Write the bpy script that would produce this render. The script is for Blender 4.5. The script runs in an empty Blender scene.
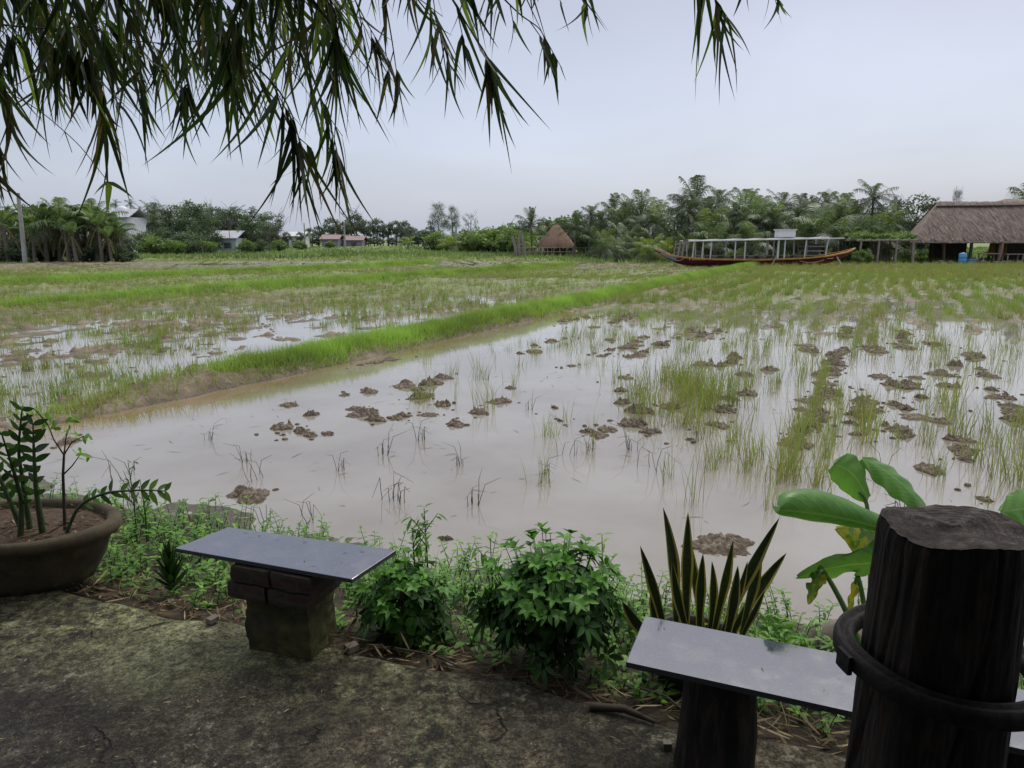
import bpy, math, random
import numpy as np
from mathutils import Vector, Matrix

rng = np.random.default_rng(7)
random.seed(7)
R = math.radians
F, PITCH, CZ = 718.0, R(11.5), 1.6
WL = -0.30                                   # water level of the paddies
cP, sP = math.cos(PITCH), math.sin(PITCH)
scene = bpy.context.scene
COL = scene.collection

# ---------------------------------------------------------------- measuring
def ray(px, py):
    u = (px - 512) / F; v = (384 - py) / F
    return np.array([u, cP + v * sP, -sP + v * cP])
def G(px, py, z=0.0):
    d = ray(px, py); t = (z - CZ) / d[2]
    return np.array([d[0] * t, d[1] * t, z])
def D(px, py, Y):
    d = ray(px, py); t = Y / d[1]
    return np.array([d[0] * t, Y, CZ + d[2] * t])

# ---------------------------------------------------------------- noise
def _h(ix, iy, seed):
    n = (ix.astype(np.int64) * 374761393 + iy.astype(np.int64) * 668265263 + seed * 1442695041) & 0xffffffff
    n = ((n ^ (n >> 13)) * 1274126177) & 0xffffffff
    return ((n ^ (n >> 16)) & 0xffff) / 65535.0
def vn(x, y, seed=0):
    x = np.asarray(x, float); y = np.asarray(y, float)
    ix = np.floor(x); iy = np.floor(y); fx = x - ix; fy = y - iy
    fx = fx * fx * (3 - 2 * fx); fy = fy * fy * (3 - 2 * fy)
    a = _h(ix, iy, seed); b = _h(ix + 1, iy, seed); c = _h(ix, iy + 1, seed); d = _h(ix + 1, iy + 1, seed)
    return (a * (1 - fx) + b * fx) * (1 - fy) + (c * (1 - fx) + d * fx) * fy
def fbm(x, y, sc, oct=4, seed=0):
    x = np.asarray(x, float) / sc; y = np.asarray(y, float) / sc
    s = 0; a = .5; t = 0
    for i in range(oct):
        s = s + a * vn(x, y, seed + i * 17); t += a; a *= .5; x = x * 2.03 + 3.1; y = y * 2.03 + 7.7
    return s / t
def sm(a, b, x):
    t = np.clip((np.asarray(x, float) - a) / (b - a), 0, 1); return t * t * (3 - 2 * t)
def dseg(x, y, pts):
    best = np.full(np.shape(x), 1e9)
    for (ax, ay), (bx, by) in zip(pts[:-1], pts[1:]):
        dx, dy = bx - ax, by - ay
        t = np.clip(((x - ax) * dx + (y - ay) * dy) / (dx * dx + dy * dy), 0, 1)
        best = np.minimum(best, np.hypot(x - ax - t * dx, y - ay - t * dy))
    return best

# ---------------------------------------------------------------- mesh builder
class MB:
    def __init__(s): s.v = []; s.f = []; s.val = []; s.uv = []; s.n = 0; s.sm = []
    def add(s, v, f, val=.5, uv=None, smooth=False):
        v = np.asarray(v, float).reshape(-1, 3); f = np.asarray(f, np.int64)
        if len(f) == 0: return
        s.v.append(v); s.f.append(f + s.n)
        s.val.append(np.full(len(f), val, float) if np.isscalar(val) else np.asarray(val, float))
        s.uv.append(np.zeros((len(v), 2)) if uv is None else np.asarray(uv, float))
        s.sm.append(np.full(len(f), smooth)); s.n += len(v)
    def build(s, name, mat, parent=None, origin=None):
        v = np.concatenate(s.v)
        org = np.zeros(3) if origin is None else np.asarray(origin, float)
        if parent is not None and origin is None: org = ORG.get(parent.name, np.zeros(3))
        v = v - org
        loops = np.concatenate([f.ravel() for f in s.f]).astype(np.int32)
        tot = np.concatenate([np.full(len(f), f.shape[1]) for f in s.f]).astype(np.int32)
        st = np.concatenate([[0], np.cumsum(tot)[:-1]]).astype(np.int32)
        me = bpy.data.meshes.new(name)
        me.vertices.add(len(v)); me.vertices.foreach_set('co', v.astype(np.float32).ravel())
        me.loops.add(len(loops)); me.loops.foreach_set('vertex_index', loops)
        me.polygons.add(len(tot)); me.polygons.foreach_set('loop_start', st); me.polygons.foreach_set('loop_total', tot)
        me.polygons.foreach_set('use_smooth', np.concatenate(s.sm))
        me.update(calc_edges=True)
        a = me.attributes.new('v', 'FLOAT', 'FACE'); a.data.foreach_set('value', np.concatenate(s.val).astype(np.float32))
        uvl = me.uv_layers.new(name='UVMap'); uvl.data.foreach_set('uv', np.concatenate(s.uv)[loops].astype(np.float32).ravel())
        me.materials.append(mat); me.validate()
        o = bpy.data.objects.new(name, me); COL.objects.link(o)
        if parent is not None: o.parent = parent
        elif origin is not None: o.location = org
        return o
ORG = {}
def thing(name, label, cat, loc=(0, 0, 0), group=None, local=False):
    o = bpy.data.objects.new(name, None); COL.objects.link(o); o.empty_display_size = .1
    o.location = loc; o['label'] = label; o['category'] = cat
    if group: o['group'] = group
    ORG[o.name] = np.zeros(3) if local else np.array(loc, float)
    return o
def tag(o, label=None, cat=None, group=None, kind=None):
    if label: o['label'] = label
    if cat: o['category'] = cat
    if group: o['group'] = group
    if kind: o['kind'] = kind
    return o
def dup(root, loc, rz, sc, label=None, group=None, tilt=(0, 0)):
    r = root.copy(); COL.objects.link(r); r.location = loc; r.rotation_euler = (tilt[0], tilt[1], rz)
    r.scale = (sc, sc, sc) if np.isscalar(sc) else sc
    if label: r['label'] = label
    if group: r['group'] = group
    for ch in list(root.children):
        c = ch.copy(); COL.objects.link(c); c.parent = r
    return r

def norm(a): return a / np.maximum(np.linalg.norm(a, axis=-1, keepdims=True), 1e-9)
def ribbons(mb, base, dirv, side, L, W, K=3, prof=None, bend=None, val=.5, M=2, cup=0.0, smooth=False):
    """N leaves at once. K sections along, M verts across, cup = how far the midrib sinks (fraction of the width)."""
    base = np.atleast_2d(base); N = len(base)
    dirv = norm(np.broadcast_to(dirv, (N, 3))); side = np.broadcast_to(side, (N, 3))
    side = side - dirv * np.sum(side * dirv, 1, keepdims=True); side = norm(side)
    nrm = np.cross(side, dirv)
    L = np.broadcast_to(L, (N,)); W = np.broadcast_to(W, (N,))
    t = np.linspace(0, 1, K)
    if prof is None: prof = lambda t: np.sin(np.pi * (0.06 + .93 * t)) ** .8
    w = prof(t)
    b = np.zeros((N, 3)) if bend is None else np.broadcast_to(bend, (N, 3))
    mid = base[:, None, :] + dirv[:, None, :] * (L[:, None] * t)[..., None] + b[:, None, :] * (L[:, None] * t ** 2)[..., None]
    u = np.linspace(-1, 1, M)
    P = mid[:, :, None, :] + side[:, None, None, :] * (W[:, None, None] * .5 * w[None, :, None] * u[None, None, :])[..., None]
    if cup:
        P = P + nrm[:, None, None, :] * (W[:, None, None] * cup * w[None, :, None] * (u[None, None, :] ** 2))[..., None]
    idx = np.arange(N * K * M).reshape(N, K, M)
    q = np.stack([idx[:, :-1, :-1], idx[:, :-1, 1:], idx[:, 1:, 1:], idx[:, 1:, :-1]], -1).reshape(-1, 4)
    uv = np.stack(np.broadcast_arrays((u[None, None, :] + 1) / 2, t[None, :, None] + 0 * idx), -1).reshape(-1, 2)
    vv = np.repeat(np.broadcast_to(val, (N,)), (K - 1) * (M - 1))
    mb.add(P.reshape(-1, 3), q, vv, uv, smooth)
def tube(mb, pts, rad, n=7, val=.5, caps=True, jitter=0):
    pts = np.asarray(pts, float); K = len(pts)
    rad = np.broadcast_to(rad, (K,)).astype(float)
    tan = np.gradient(pts, axis=0); tan = norm(tan)
    ref = np.array([0.0, 0, 1]) if abs(tan[0][2]) < .9 else np.array([1.0, 0, 0])
    a = norm(np.cross(tan, ref)); b = np.cross(tan, a)
    th = np.linspace(0, 2 * np.pi, n, endpoint=False)
    rr = rad[:, None] * (1 + jitter * rng.uniform(-1, 1, (K, n)))
    P = pts[:, None, :] + a[:, None, :] * (np.cos(th)[None, :] * rr)[..., None] + b[:, None, :] * (np.sin(th)[None, :] * rr)[..., None]
    idx = np.arange(K * n).reshape(K, n); j = np.roll(idx, -1, 1)
    q = np.stack([idx[:-1], j[:-1], j[1:], idx[1:]], -1).reshape(-1, 4)
    mb.add(P.reshape(-1, 3), q, val, None, True)
    if caps:
        mb.add(P[0], [list(range(n))], val); mb.add(P[-1], [list(range(n))[::-1]], val)
def box(mb, c, size, rz=0, val=.5, rx=0, ry=0):
    sx, sy, sz = [s / 2 for s in size]
    v = np.array([[x, y, z] for x in (-sx, sx) for y in (-sy, sy) for z in (-sz, sz)])
    m = np.array(Matrix.Rotation(rz, 3, 'Z') @ Matrix.Rotation(ry, 3, 'Y') @ Matrix.Rotation(rx, 3, 'X'))
    v = v @ m.T + np.asarray(c)
    mb.add(v, [[0, 1, 3, 2], [4, 6, 7, 5], [0, 4, 5, 1], [2, 3, 7, 6], [0, 2, 6, 4], [1, 5, 7, 3]], val)
def grid(mb, P, val=.5, smooth=True, closed=False):
    K, M = P.shape[:2]; idx = np.arange(K * M).reshape(K, M)
    if closed:
        j = np.roll(idx, -1, 1); q = np.stack([idx[:-1], j[:-1], j[1:], idx[1:]], -1).reshape(-1, 4)
    else:
        q = np.stack([idx[:-1, :-1], idx[:-1, 1:], idx[1:, 1:], idx[1:, :-1]], -1).reshape(-1, 4)
    uv = np.stack(np.meshgrid(np.linspace(0, 1, M), np.linspace(0, 1, K)), -1).reshape(-1, 2)
    mb.add(P.reshape(-1, 3), q, val, uv, smooth)
def rough_block(mb, c, size, rz, amp=.006, n=14, val=.5, seed=0, taper=0):
    """a weathered block: the six faces as grids pushed in and out by noise"""
    m = np.array(Matrix.Rotation(rz, 3, 'Z'))
    u = np.linspace(-1, 1, n); A, B = np.meshgrid(u, u)
    for k in range(6):
        ax = k // 2; s = 1 if k % 2 else -1
        P = np.zeros((n, n, 3)); o = [i for i in range(3) if i != ax]
        P[..., ax] = s; P[..., o[0]] = A; P[..., o[1]] = B
        l = np.max(np.abs(P), -1); r = np.linalg.norm(P, axis=-1)
        P = P * (1 - .035 * (r - 1) ** 2 / .53)[..., None]
        Q = P * np.array(size) / 2
        if taper: Q[..., :2] *= (1 - taper * P[..., 2:3])
        dn = fbm(Q[..., 0] + Q[..., 2] * 1.3 + 5, Q[..., 1] - Q[..., 2] * .7 + 9, .05, 3, seed) - .5
        Q = Q + norm(P) * (dn * 2 * amp)[..., None]
        grid(mb, Q @ m.T + np.asarray(c), val)
def lathe(mb, c, prof, n=40, sx=1, sy=1, amp=0, val=.5):
    th = np.linspace(0, 2 * np.pi, n, endpoint=False)
    P = np.array([[[r * math.cos(t) * sx, r * math.sin(t) * sy, z] for t in th] for r, z in prof])
    if amp: P[..., :2] *= (1 + amp * (fbm(th[None, :] * 3 + P[..., 2] * 3, P[..., 2] * 9, .6, 3, 5) - .5))[..., None]
    grid(mb, P + np.asarray(c), val, True, True)

# ---------------------------------------------------------------- materials
class NT:
    def __init__(s, name):
        s.m = bpy.data.materials.new(name); s.m.use_nodes = True; s.t = s.m.node_tree; s.t.nodes.clear()
        s.out = s.n('ShaderNodeOutputMaterial')
    def n(s, ty, **kw):
        nd = s.t.nodes.new(ty)
        for k, v in kw.items(): setattr(nd, k, v)
        return nd
    def l(s, a, b): s.t.links.new(a, b)
    def tex(s, scale, detail=5, rough=.6, vec=None, dist=0.0):
        nd = s.n('ShaderNodeTexNoise'); nd.inputs['Scale'].default_value = scale; nd.inputs['Detail'].default_value = detail
        nd.inputs['Roughness'].default_value = rough; nd.inputs['Distortion'].default_value = dist
        s.l(vec if vec is not None else s.pos(), nd.inputs['Vector']); return nd.outputs['Fac']
    def pos(s):
        if not hasattr(s, '_p'): s._p = s.n('ShaderNodeNewGeometry').outputs['Position']
        return s._p
    def objc(s): return s.n('ShaderNodeTexCoord').outputs['Object']
    def ramp(s, fac, stops, interp='LINEAR'):
        r = s.n('ShaderNodeValToRGB'); r.color_ramp.interpolation = interp
        e = r.color_ramp.elements
        while len(e) < len(stops): e.new(.5)
        for i, (p, c) in enumerate(stops):
            e[i].position = p; e[i].color = (*c, 1) if len(c) == 3 else c
        s.l(fac, r.inputs['Fac']); return r.outputs['Color']
    def mix(s, fac, a, b, mode='MIX'):
        m = s.n('ShaderNodeMix', data_type='RGBA', blend_type=mode)
        for i, x in ((0, fac), (6, a), (7, b)):
            if hasattr(x, 'is_linked') or hasattr(x, 'links'): s.l(x, m.inputs[i])
            elif i == 0: m.inputs[0].default_value = x
            else: m.inputs[i].default_value = (*x, 1)
        return m.outputs[2]
    def math(s, op, a, b=0.0, c=None, clamp=False):
        m = s.n('ShaderNodeMath', operation=op); m.use_clamp = clamp
        for i, x in enumerate((a, b) if c is None else (a, b, c)):
            if hasattr(x, 'links'): s.l(x, m.inputs[i])
            else: m.inputs[i].default_value = x
        return m.outputs[0]
    def mrange(s, x, a, b, c=0.0, d=1.0):
        m = s.n('ShaderNodeMapRange'); m.interpolation_type = 'SMOOTHSTEP'
        s.l(x, m.inputs[0])
        for i, k in enumerate((a, b, c, d)): m.inputs[i + 1].default_value = k
        return m.outputs[0]
    def bsdf(s, color, rough=.7, bump=None, bstr=.3, bdist=.01, ior=1.45, metal=0, spec=None):
        b = s.n('ShaderNodeBsdfPrincipled')
        if hasattr(color, 'links'): s.l(color, b.inputs['Base Color'])
        else: b.inputs['Base Color'].default_value = (*color, 1)
        if hasattr(rough, 'links'): s.l(rough, b.inputs['Roughness'])
        else: b.inputs['Roughness'].default_value = rough
        b.inputs['IOR'].default_value = ior; b.inputs['Metallic'].default_value = metal
        if spec is not None: b.inputs['Specular IOR Level'].default_value = spec
        if bump is not None:
            bp = s.n('ShaderNodeBump'); bp.inputs['Strength'].default_value = bstr; bp.inputs['Distance'].default_value = bdist
            s.l(bump, bp.inputs['Height']); s.l(bp.outputs[0], b.inputs['Normal'])
        return b
    def done(s, sh): s.l(sh if not hasattr(sh, 'outputs') else sh.outputs[0], s.out.inputs['Surface']); return s.m
def simple(name, c1, c2, scale=6, rough=.7, bstr=.3, bdist=.01, detail=6, spec=None, metal=0):
    m = NT(name); f = m.tex(scale, detail, .65, m.objc())
    c = m.ramp(f, [(.3, c1), (.7, c2)])
    return m.done(m.bsdf(c, rough, f, bstr, bdist, metal=metal, spec=spec))
def leaf_mat(name, stops, trans=.3, rough=.5, nscale=8, spec=.5, tint=.35):
    m = NT(name); a = m.n('ShaderNodeAttribute', attribute_name='v').outputs['Fac']
    c = m.ramp(a, stops)
    f = m.tex(nscale, 3, .5)
    c = m.mix(tint, c, m.mix(1.0, c, m.ramp(f, [(.3, (.35, .38, .35)), (.7, (1.5, 1.45, 1.3))]), 'MULTIPLY'))
    b = m.bsdf(c, rough, spec=spec)
    tr = m.n('ShaderNodeBsdfTranslucent')
    m.l(m.mix(1.0, c, (1.15, 1.25, .6), 'MULTIPLY'), tr.inputs['Color'])
    ms = m.n('ShaderNodeMixShader'); ms.inputs[0].default_value = trans
    m.l(b.outputs[0], ms.inputs[1]); m.l(tr.outputs[0], ms.inputs[2])
    return m.done(ms)

M = {}
M['rice'] = leaf_mat('rice_green', [(0, (.13, .095, .045)), (.25, (.34, .30, .13)), (.5, (.27, .30, .10)), (.75, (.22, .31, .085)), (1, (.32, .43, .14))], .4, .5, 1.2)
M['bund'] = leaf_mat('bund_grass', [(0, (.17, .15, .05)), (.3, (.26, .36, .09)), (1, (.38, .58, .14))], .4, .5, .8)
M['reed'] = leaf_mat('dead_reed', [(0, (.03, .02, .012)), (1, (.14, .10, .05))], .1, .7)
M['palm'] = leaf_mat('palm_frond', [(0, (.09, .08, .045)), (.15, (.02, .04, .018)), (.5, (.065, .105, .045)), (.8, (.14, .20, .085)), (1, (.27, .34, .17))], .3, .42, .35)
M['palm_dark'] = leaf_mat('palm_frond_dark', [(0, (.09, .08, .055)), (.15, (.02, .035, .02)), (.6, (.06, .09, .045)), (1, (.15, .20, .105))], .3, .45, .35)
M['yellowpalm'] = leaf_mat('young_palm_frond', [(0, (.14, .12, .04)), (.3, (.12, .20, .04)), (1, (.28, .36, .08))], .35, .45, .5)
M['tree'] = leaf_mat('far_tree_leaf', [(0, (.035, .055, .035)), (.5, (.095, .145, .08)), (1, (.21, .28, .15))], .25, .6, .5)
M['haze'] = leaf_mat('haze_tinted_leaf', [(0, (.10, .13, .11)), (.5, (.14, .18, .14)), (1, (.19, .235, .17))], .25, .7, .4)  # grey aerial haze put into the leaf colours
M['shrub'] = leaf_mat('bright_shrub_leaf', [(0, (.08, .12, .05)), (.5, (.17, .26, .08)), (1, (.30, .42, .13))], .3, .5, .5)
M['banana'] = leaf_mat('banana_leaf', [(0, (.24, .17, .10)), (.12, (.22, .17, .10)), (.2, (.07, .11, .05)), (.6, (.15, .23, .09)), (1, (.32, .42, .19))], .35, .4, .5)
M['bamboo'] = leaf_mat('bamboo_leaf', [(0, (.11, .08, .04)), (.12, (.09, .07, .03)), (.28, (.02, .034, .014)), (.65, (.035, .062, .02)), (.9, (.07, .115, .03)), (1, (.22, .30, .06))], .5, .42, 14, .35)
M['twig'] = simple('twig_bark', (.02, .016, .012), (.06, .048, .03), 30, .8)
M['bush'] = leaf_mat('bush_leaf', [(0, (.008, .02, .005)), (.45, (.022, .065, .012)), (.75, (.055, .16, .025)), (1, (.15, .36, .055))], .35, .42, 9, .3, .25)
M['weed'] = leaf_mat('weed_leaf', [(0, (.03, .05, .015)), (.35, (.06, .15, .025)), (.75, (.15, .33, .05)), (1, (.26, .46, .08))], .4, .45, 6, .4, .3)
M['zz'] = leaf_mat('glossy_dark_leaf', [(0, (.010, .024, .008)), (.5, (.03, .075, .018)), (1, (.13, .24, .05))], .25, .28, 9, .6, .25)
M['litter'] = leaf_mat('dry_litter', [(0, (.03, .022, .015)), (.4, (.11, .08, .045)), (.8, (.23, .17, .10)), (1, (.33, .26, .16))], .1, .8, 20, .2, .3)
M['stem'] = simple('green_stem', (.02, .035, .012), (.05, .08, .025), 25, .5)
M['bark'] = simple('palm_trunk_bark', (.09, .08, .065), (.20, .18, .15), 8, .9)
M['post_wood'] = simple('grey_timber', (.16, .14, .12), (.34, .31, .27), 9, .85)
M['concrete_pole'] = simple('grey_concrete', (.25, .25, .24), (.42, .42, .40), 4, .85)

def make_mud():
    m = NT('paddy_mud'); p = m.pos()
    sx = m.n('ShaderNodeSeparateXYZ'); m.l(p, sx.inputs[0])
    z, y, x = sx.outputs[2], sx.outputs[1], sx.outputs[0]
    f = m.tex(2.2, 8, .7); f2 = m.tex(.25, 4, .6); f3 = m.tex(28, 5, .7)
    c = m.ramp(f, [(.25, (.075, .055, .034)), (.5, (.16, .128, .085)), (.75, (.29, .245, .175))])
    c = m.mix(m.mrange(f3, .35, .7), c, m.mix(1.0, c, (1.45, 1.42, 1.35), 'MULTIPLY'))
    wet = m.mrange(z, WL + .005, WL + .05)
    c = m.mix(wet, m.mix(1.0, c, (.55, .5, .45), 'MULTIPLY'), c)
    far = m.mrange(y, 14, 32)
    green = m.ramp(m.tex(1.6, 8, .8), [(.32, (.14, .12, .06)), (.42, (.18, .20, .07)), (.54, (.19, .27, .075))])
    keep = m.math('MULTIPLY', far, m.mrange(f2, .32, .5))
    strip = m.math('MULTIPLY', m.mrange(y, 42, 46), m.mrange(y, 58, 54))
    keep = m.math('MULTIPLY', keep, m.math('SUBTRACT', .75, m.math('MULTIPLY', strip, .6)))
    # the bare wet strip beyond the second dike stays muddy
    c = m.mix(m.math('MAXIMUM', keep, m.mrange(y, 85, 115)), c, green)
    # the planted bank: dark damp soil
    near = m.mrange(y, 6.5, 4.6)
    bank = m.math('MULTIPLY', near, m.mrange(z, WL - .02, WL + .02))
    soil = m.ramp(m.tex(9, 8, .7), [(.3, (.025, .019, .012)), (.55, (.06, .045, .028)), (.8, (.12, .095, .06))])
    c = m.mix(bank, c, soil)
    ro = m.mrange(z, WL, WL + .06, .28, .85)
    b = m.bsdf(c, ro, m.math('ADD', m.tex(14, 9, .75), m.math('MULTIPLY', f, .8)), .7, .03)
    return m.done(b)
M['mud'] = make_mud()
def make_clod():
    m = NT('clod_mud'); p = m.pos(); sx = m.n('ShaderNodeSeparateXYZ'); m.l(p, sx.inputs[0])
    f = m.tex(24, 8, .75)
    c = m.ramp(f, [(.30, (.055, .04, .027)), (.48, (.19, .15, .105)), (.68, (.42, .355, .275))])
    c = m.mix(m.mrange(sx.outputs[2], WL, WL + .03), m.mix(1.0, c, (.5, .44, .38), 'MULTIPLY'), c)
    return m.done(m.bsdf(c, .7, f, .9, .03))
M['clod'] = make_clod()
def make_water():
    m = NT('muddy_water'); p = m.pos()
    sx = m.n('ShaderNodeSeparateXYZ'); m.l(p, sx.inputs[0])
    f = m.tex(.5, 4, .6)
    c = m.ramp(f, [(.38, (.23, .205, .16)), (.62, (.31, .29, .245))])
    # shallow ochre margin along the dike
    a = np.array([-2.9, 11.2]); b = np.array([14.2, 44.9]); d = b - a; nn = np.array([d[1], -d[0]]) / np.hypot(*d)
    ds = m.math('ADD', m.math('MULTIPLY', sx.outputs[0], float(nn[0])), m.math('MULTIPLY', sx.outputs[1], float(nn[1])))
    ds = m.math('SUBTRACT', ds, float(a @ nn))
    ds = m.math('ADD', ds, m.math('MULTIPLY', m.math('SUBTRACT', m.tex(1.3, 4, .6), .5), 1.4))
    edge = m.math('MULTIPLY', m.mrange(ds, .4, 1.3, 1, 0), m.mrange(ds, -.3, .1))
    c = m.mix(m.math('MULTIPLY', edge, .75), c, (.21, .14, .05))
    n1 = m.tex(7, 3, .5); n2 = m.tex(1.4, 2, .5)
    h = m.math('ADD', n1, m.math('MULTIPLY', n2, 2.0))
    return m.done(m.bsdf(c, .008, h, .022, .01, ior=2.05))
M['water'] = make_water()
def make_terrace():
    m = NT('mossy_concrete'); p = m.pos(); sx = m.n('ShaderNodeSeparateXYZ'); m.l(p, sx.inputs[0])
    x, y = sx.outputs[0], sx.outputs[1]
    big = m.tex(1.5, 6, .65, dist=.6); mid = m.tex(8, 10, .78, dist=.3); fine = m.tex(70, 8, .8); grit = m.tex(170, 4, .8); spots = m.tex(21, 8, .8)
    c = m.ramp(mid, [(.36, (.014, .012, .010)), (.48, (.038, .034, .027)), (.58, (.085, .077, .06)), (.7, (.21, .195, .16))])
    e = m.math('SUBTRACT', m.math('SUBTRACT', 2.39, m.math('MULTIPLY', x, .354)), y)
    eb = m.math('ADD', e, m.math('MULTIPLY', m.math('SUBTRACT', big, .5), 2.2))
    edge = m.mrange(eb, .75, -.05)
    right = m.mrange(x, -1.6, .1)
    moss = m.ramp(spots, [(.38, (.045, .046, .02)), (.5, (.20, .205, .09)), (.64, (.46, .48, .30))])
    c = m.mix(m.math('MULTIPLY', m.math('MULTIPLY', edge, m.mrange(mid, .40, .52)), m.mrange(x, .2, -.7, .15, 1.0)), c, moss)
    pt = m.n('ShaderNodeVectorMath', operation='DISTANCE'); m.l(p, pt.inputs[0]); pt.inputs[1].default_value = (-1.28, 2.62, 0)
    c = m.mix(m.math('MULTIPLY', m.mrange(m.math('ADD', pt.outputs['Value'], m.math('MULTIPLY', m.math('SUBTRACT', spots, .5), 1.2)), .42, .18), .75), c, m.ramp(spots, [(.35, (.14, .15, .07)), (.65, (.42, .45, .27))]))
    tan = m.ramp(m.tex(13, 9, .78), [(.38, (.040, .034, .024)), (.52, (.15, .125, .088)), (.66, (.36, .315, .235))])
    c = m.mix(m.math('MULTIPLY', right, m.mrange(big, .45, .6, 0, .8)), c, tan)
    sp = m.math('MULTIPLY', m.mrange(spots, .53, .60), m.mrange(m.tex(2.1, 4, .6), .46, .58))
    c = m.mix(m.math('MULTIPLY', sp, .75), c, (.36, .355, .28))
    c = m.mix(m.mrange(fine, .38, .62), m.mix(1.0, c, (.38, .38, .38), 'MULTIPLY'), m.mix(1.0, c, (1.5, 1.48, 1.4), 'MULTIPLY'))
    c = m.mix(m.mrange(grit, .56, .66, 0, .45), c, (.34, .33, .28))
    v3 = m.n('ShaderNodeTexVoronoi'); v3.inputs['Scale'].default_value = 85
    w3 = m.n('ShaderNodeVectorMath', operation='ADD'); n3 = m.n('ShaderNodeTexNoise'); n3.inputs['Scale'].default_value = 40; n3.inputs['Detail'].default_value = 4; m.l(p, n3.inputs['Vector'])
    k3 = m.n('ShaderNodeVectorMath', operation='SCALE'); k3.inputs['Scale'].default_value = .03; m.l(n3.outputs['Color'], k3.inputs[0]); m.l(p, w3.inputs[0]); m.l(k3.outputs[0], w3.inputs[1]); m.l(w3.outputs[0], v3.inputs['Vector'])
    s3 = m.n('ShaderNodeSeparateXYZ'); m.l(v3.outputs['Color'], s3.inputs[0])
    stone = m.math('MULTIPLY', m.math('MULTIPLY', m.mrange(v3.outputs['Distance'], .42, .25), m.mrange(s3.outputs[0], .74, .80)), m.mrange(mid, .42, .60))
    c = m.mix(m.math('MULTIPLY', stone, .62), c, m.mix(s3.outputs[1], (.10, .09, .075), (.42, .40, .34)))
    c = m.mix(m.math('MULTIPLY', m.mrange(v3.outputs['Distance'], .45, .62, 0, .6), m.mrange(spots, .55, .42)), c, (.010, .009, .007))
    c = m.mix(m.mrange(m.tex(1.9, 5, .7), .40, .54, .5, 0), c, (.016, .014, .011))
    c = m.mix(1.0, c, (1.25, 1.25, 1.2), 'MULTIPLY')
    vo = m.n('ShaderNodeTexVoronoi', feature='DISTANCE_TO_EDGE'); vo.inputs['Scale'].default_value = 1.15
    wp = m.n('ShaderNodeVectorMath', operation='ADD'); nw = m.n('ShaderNodeTexNoise'); nw.inputs['Scale'].default_value = 4.0; nw.inputs['Detail'].default_value = 6; m.l(p, nw.inputs['Vector'])
    sc_ = m.n('ShaderNodeVectorMath', operation='SCALE'); sc_.inputs['Scale'].default_value = .35; m.l(nw.outputs['Color'], sc_.inputs[0]); m.l(p, wp.inputs[0]); m.l(sc_.outputs[0], wp.inputs[1]); m.l(wp.outputs[0], vo.inputs['Vector'])
    crack = m.math('MULTIPLY', m.mrange(vo.outputs['Distance'], .002, .010, 1, 0), m.mrange(big, .45, .58))
    c = m.mix(m.math('MULTIPLY', crack, .85), c, (.008, .007, .005))
    h = m.math('SUBTRACT', m.math('ADD', m.math('MULTIPLY', mid, 1.5), m.math('ADD', m.math('MULTIPLY', fine, .6), m.math('MULTIPLY', grit, .25))), m.math('MULTIPLY', crack, .8))
    ro = m.mrange(big, .35, .6, .45, .9)
    return m.done(m.bsdf(c, ro, h, 1.0, .022, spec=.35))
M['terrace'] = make_terrace()
def make_granite():
    m = NT('polished_dark_granite'); p = m.objc()
    sp = m.tex(420, 3, .8, p); s2 = m.tex(5, 5, .7, p)
    c = m.ramp(sp, [(.42, (.045, .052, .072)), (.58, (.08, .09, .12)), (.7, (.17, .18, .215))])
    c = m.mix(m.mrange(s2, .5, .66, 0, .55), c, (.15, .15, .155)); c = m.mix(m.mrange(m.tex(60, 4, .8, p), .66, .70, 0, .8), c, (.28, .26, .22))
    ro = m.mrange(m.tex(6, 6, .75, p), .4, .62, .04, .22)
    return m.done(m.bsdf(c, ro, ior=2.75))
M['granite'] = make_granite()
M['granite_edge'] = simple('granite_cut_edge', (.03, .032, .036), (.08, .085, .095), 200, .5, .2, .001)
def make_brick():
    m = NT('old_brick'); p = m.objc()
    b = m.n('ShaderNodeTexBrick'); m.l(p, b.inputs['Vector'])
    mp = m.n('ShaderNodeMapping'); m.l(p, mp.inputs[0]); mp.inputs['Rotation'].default_value = (R(90), 0, 0)
    m.l(mp.outputs[0], b.inputs['Vector'])
    b.inputs['Scale'].default_value = 5; b.inputs['Color1'].default_value = (.05, .027, .018, 1); b.inputs['Color2'].default_value = (.032, .02, .015, 1)
    b.inputs['Mortar'].default_value = (.045, .04, .032, 1); b.inputs['Mortar Size'].default_value = .03
    f = m.tex(16, 7, .7, p)
    c = m.mix(m.mrange(f, .4, .7, 0, .75), b.outputs['Color'], (.05, .045, .036))
    return m.done(m.bsdf(c, .9, f, .8, .01))
M['brick'] = make_brick()
def make_mossblock():
    m = NT('mossy_stone'); p = m.objc(); f = m.tex(14, 7, .7, p); g = m.tex(5, 4, .6, p)
    c = m.ramp(f, [(.3, (.02, .018, .012)), (.6, (.055, .05, .03)), (.8, (.1, .095, .06))])
    c = m.mix(m.mrange(g, .38, .55), c, m.ramp(f, [(.3, (.04, .04, .015)), (.7, (.12, .115, .04))]))
    return m.done(m.bsdf(c, .9, f, .8, .015))
M['mossblock'] = make_mossblock()
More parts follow.
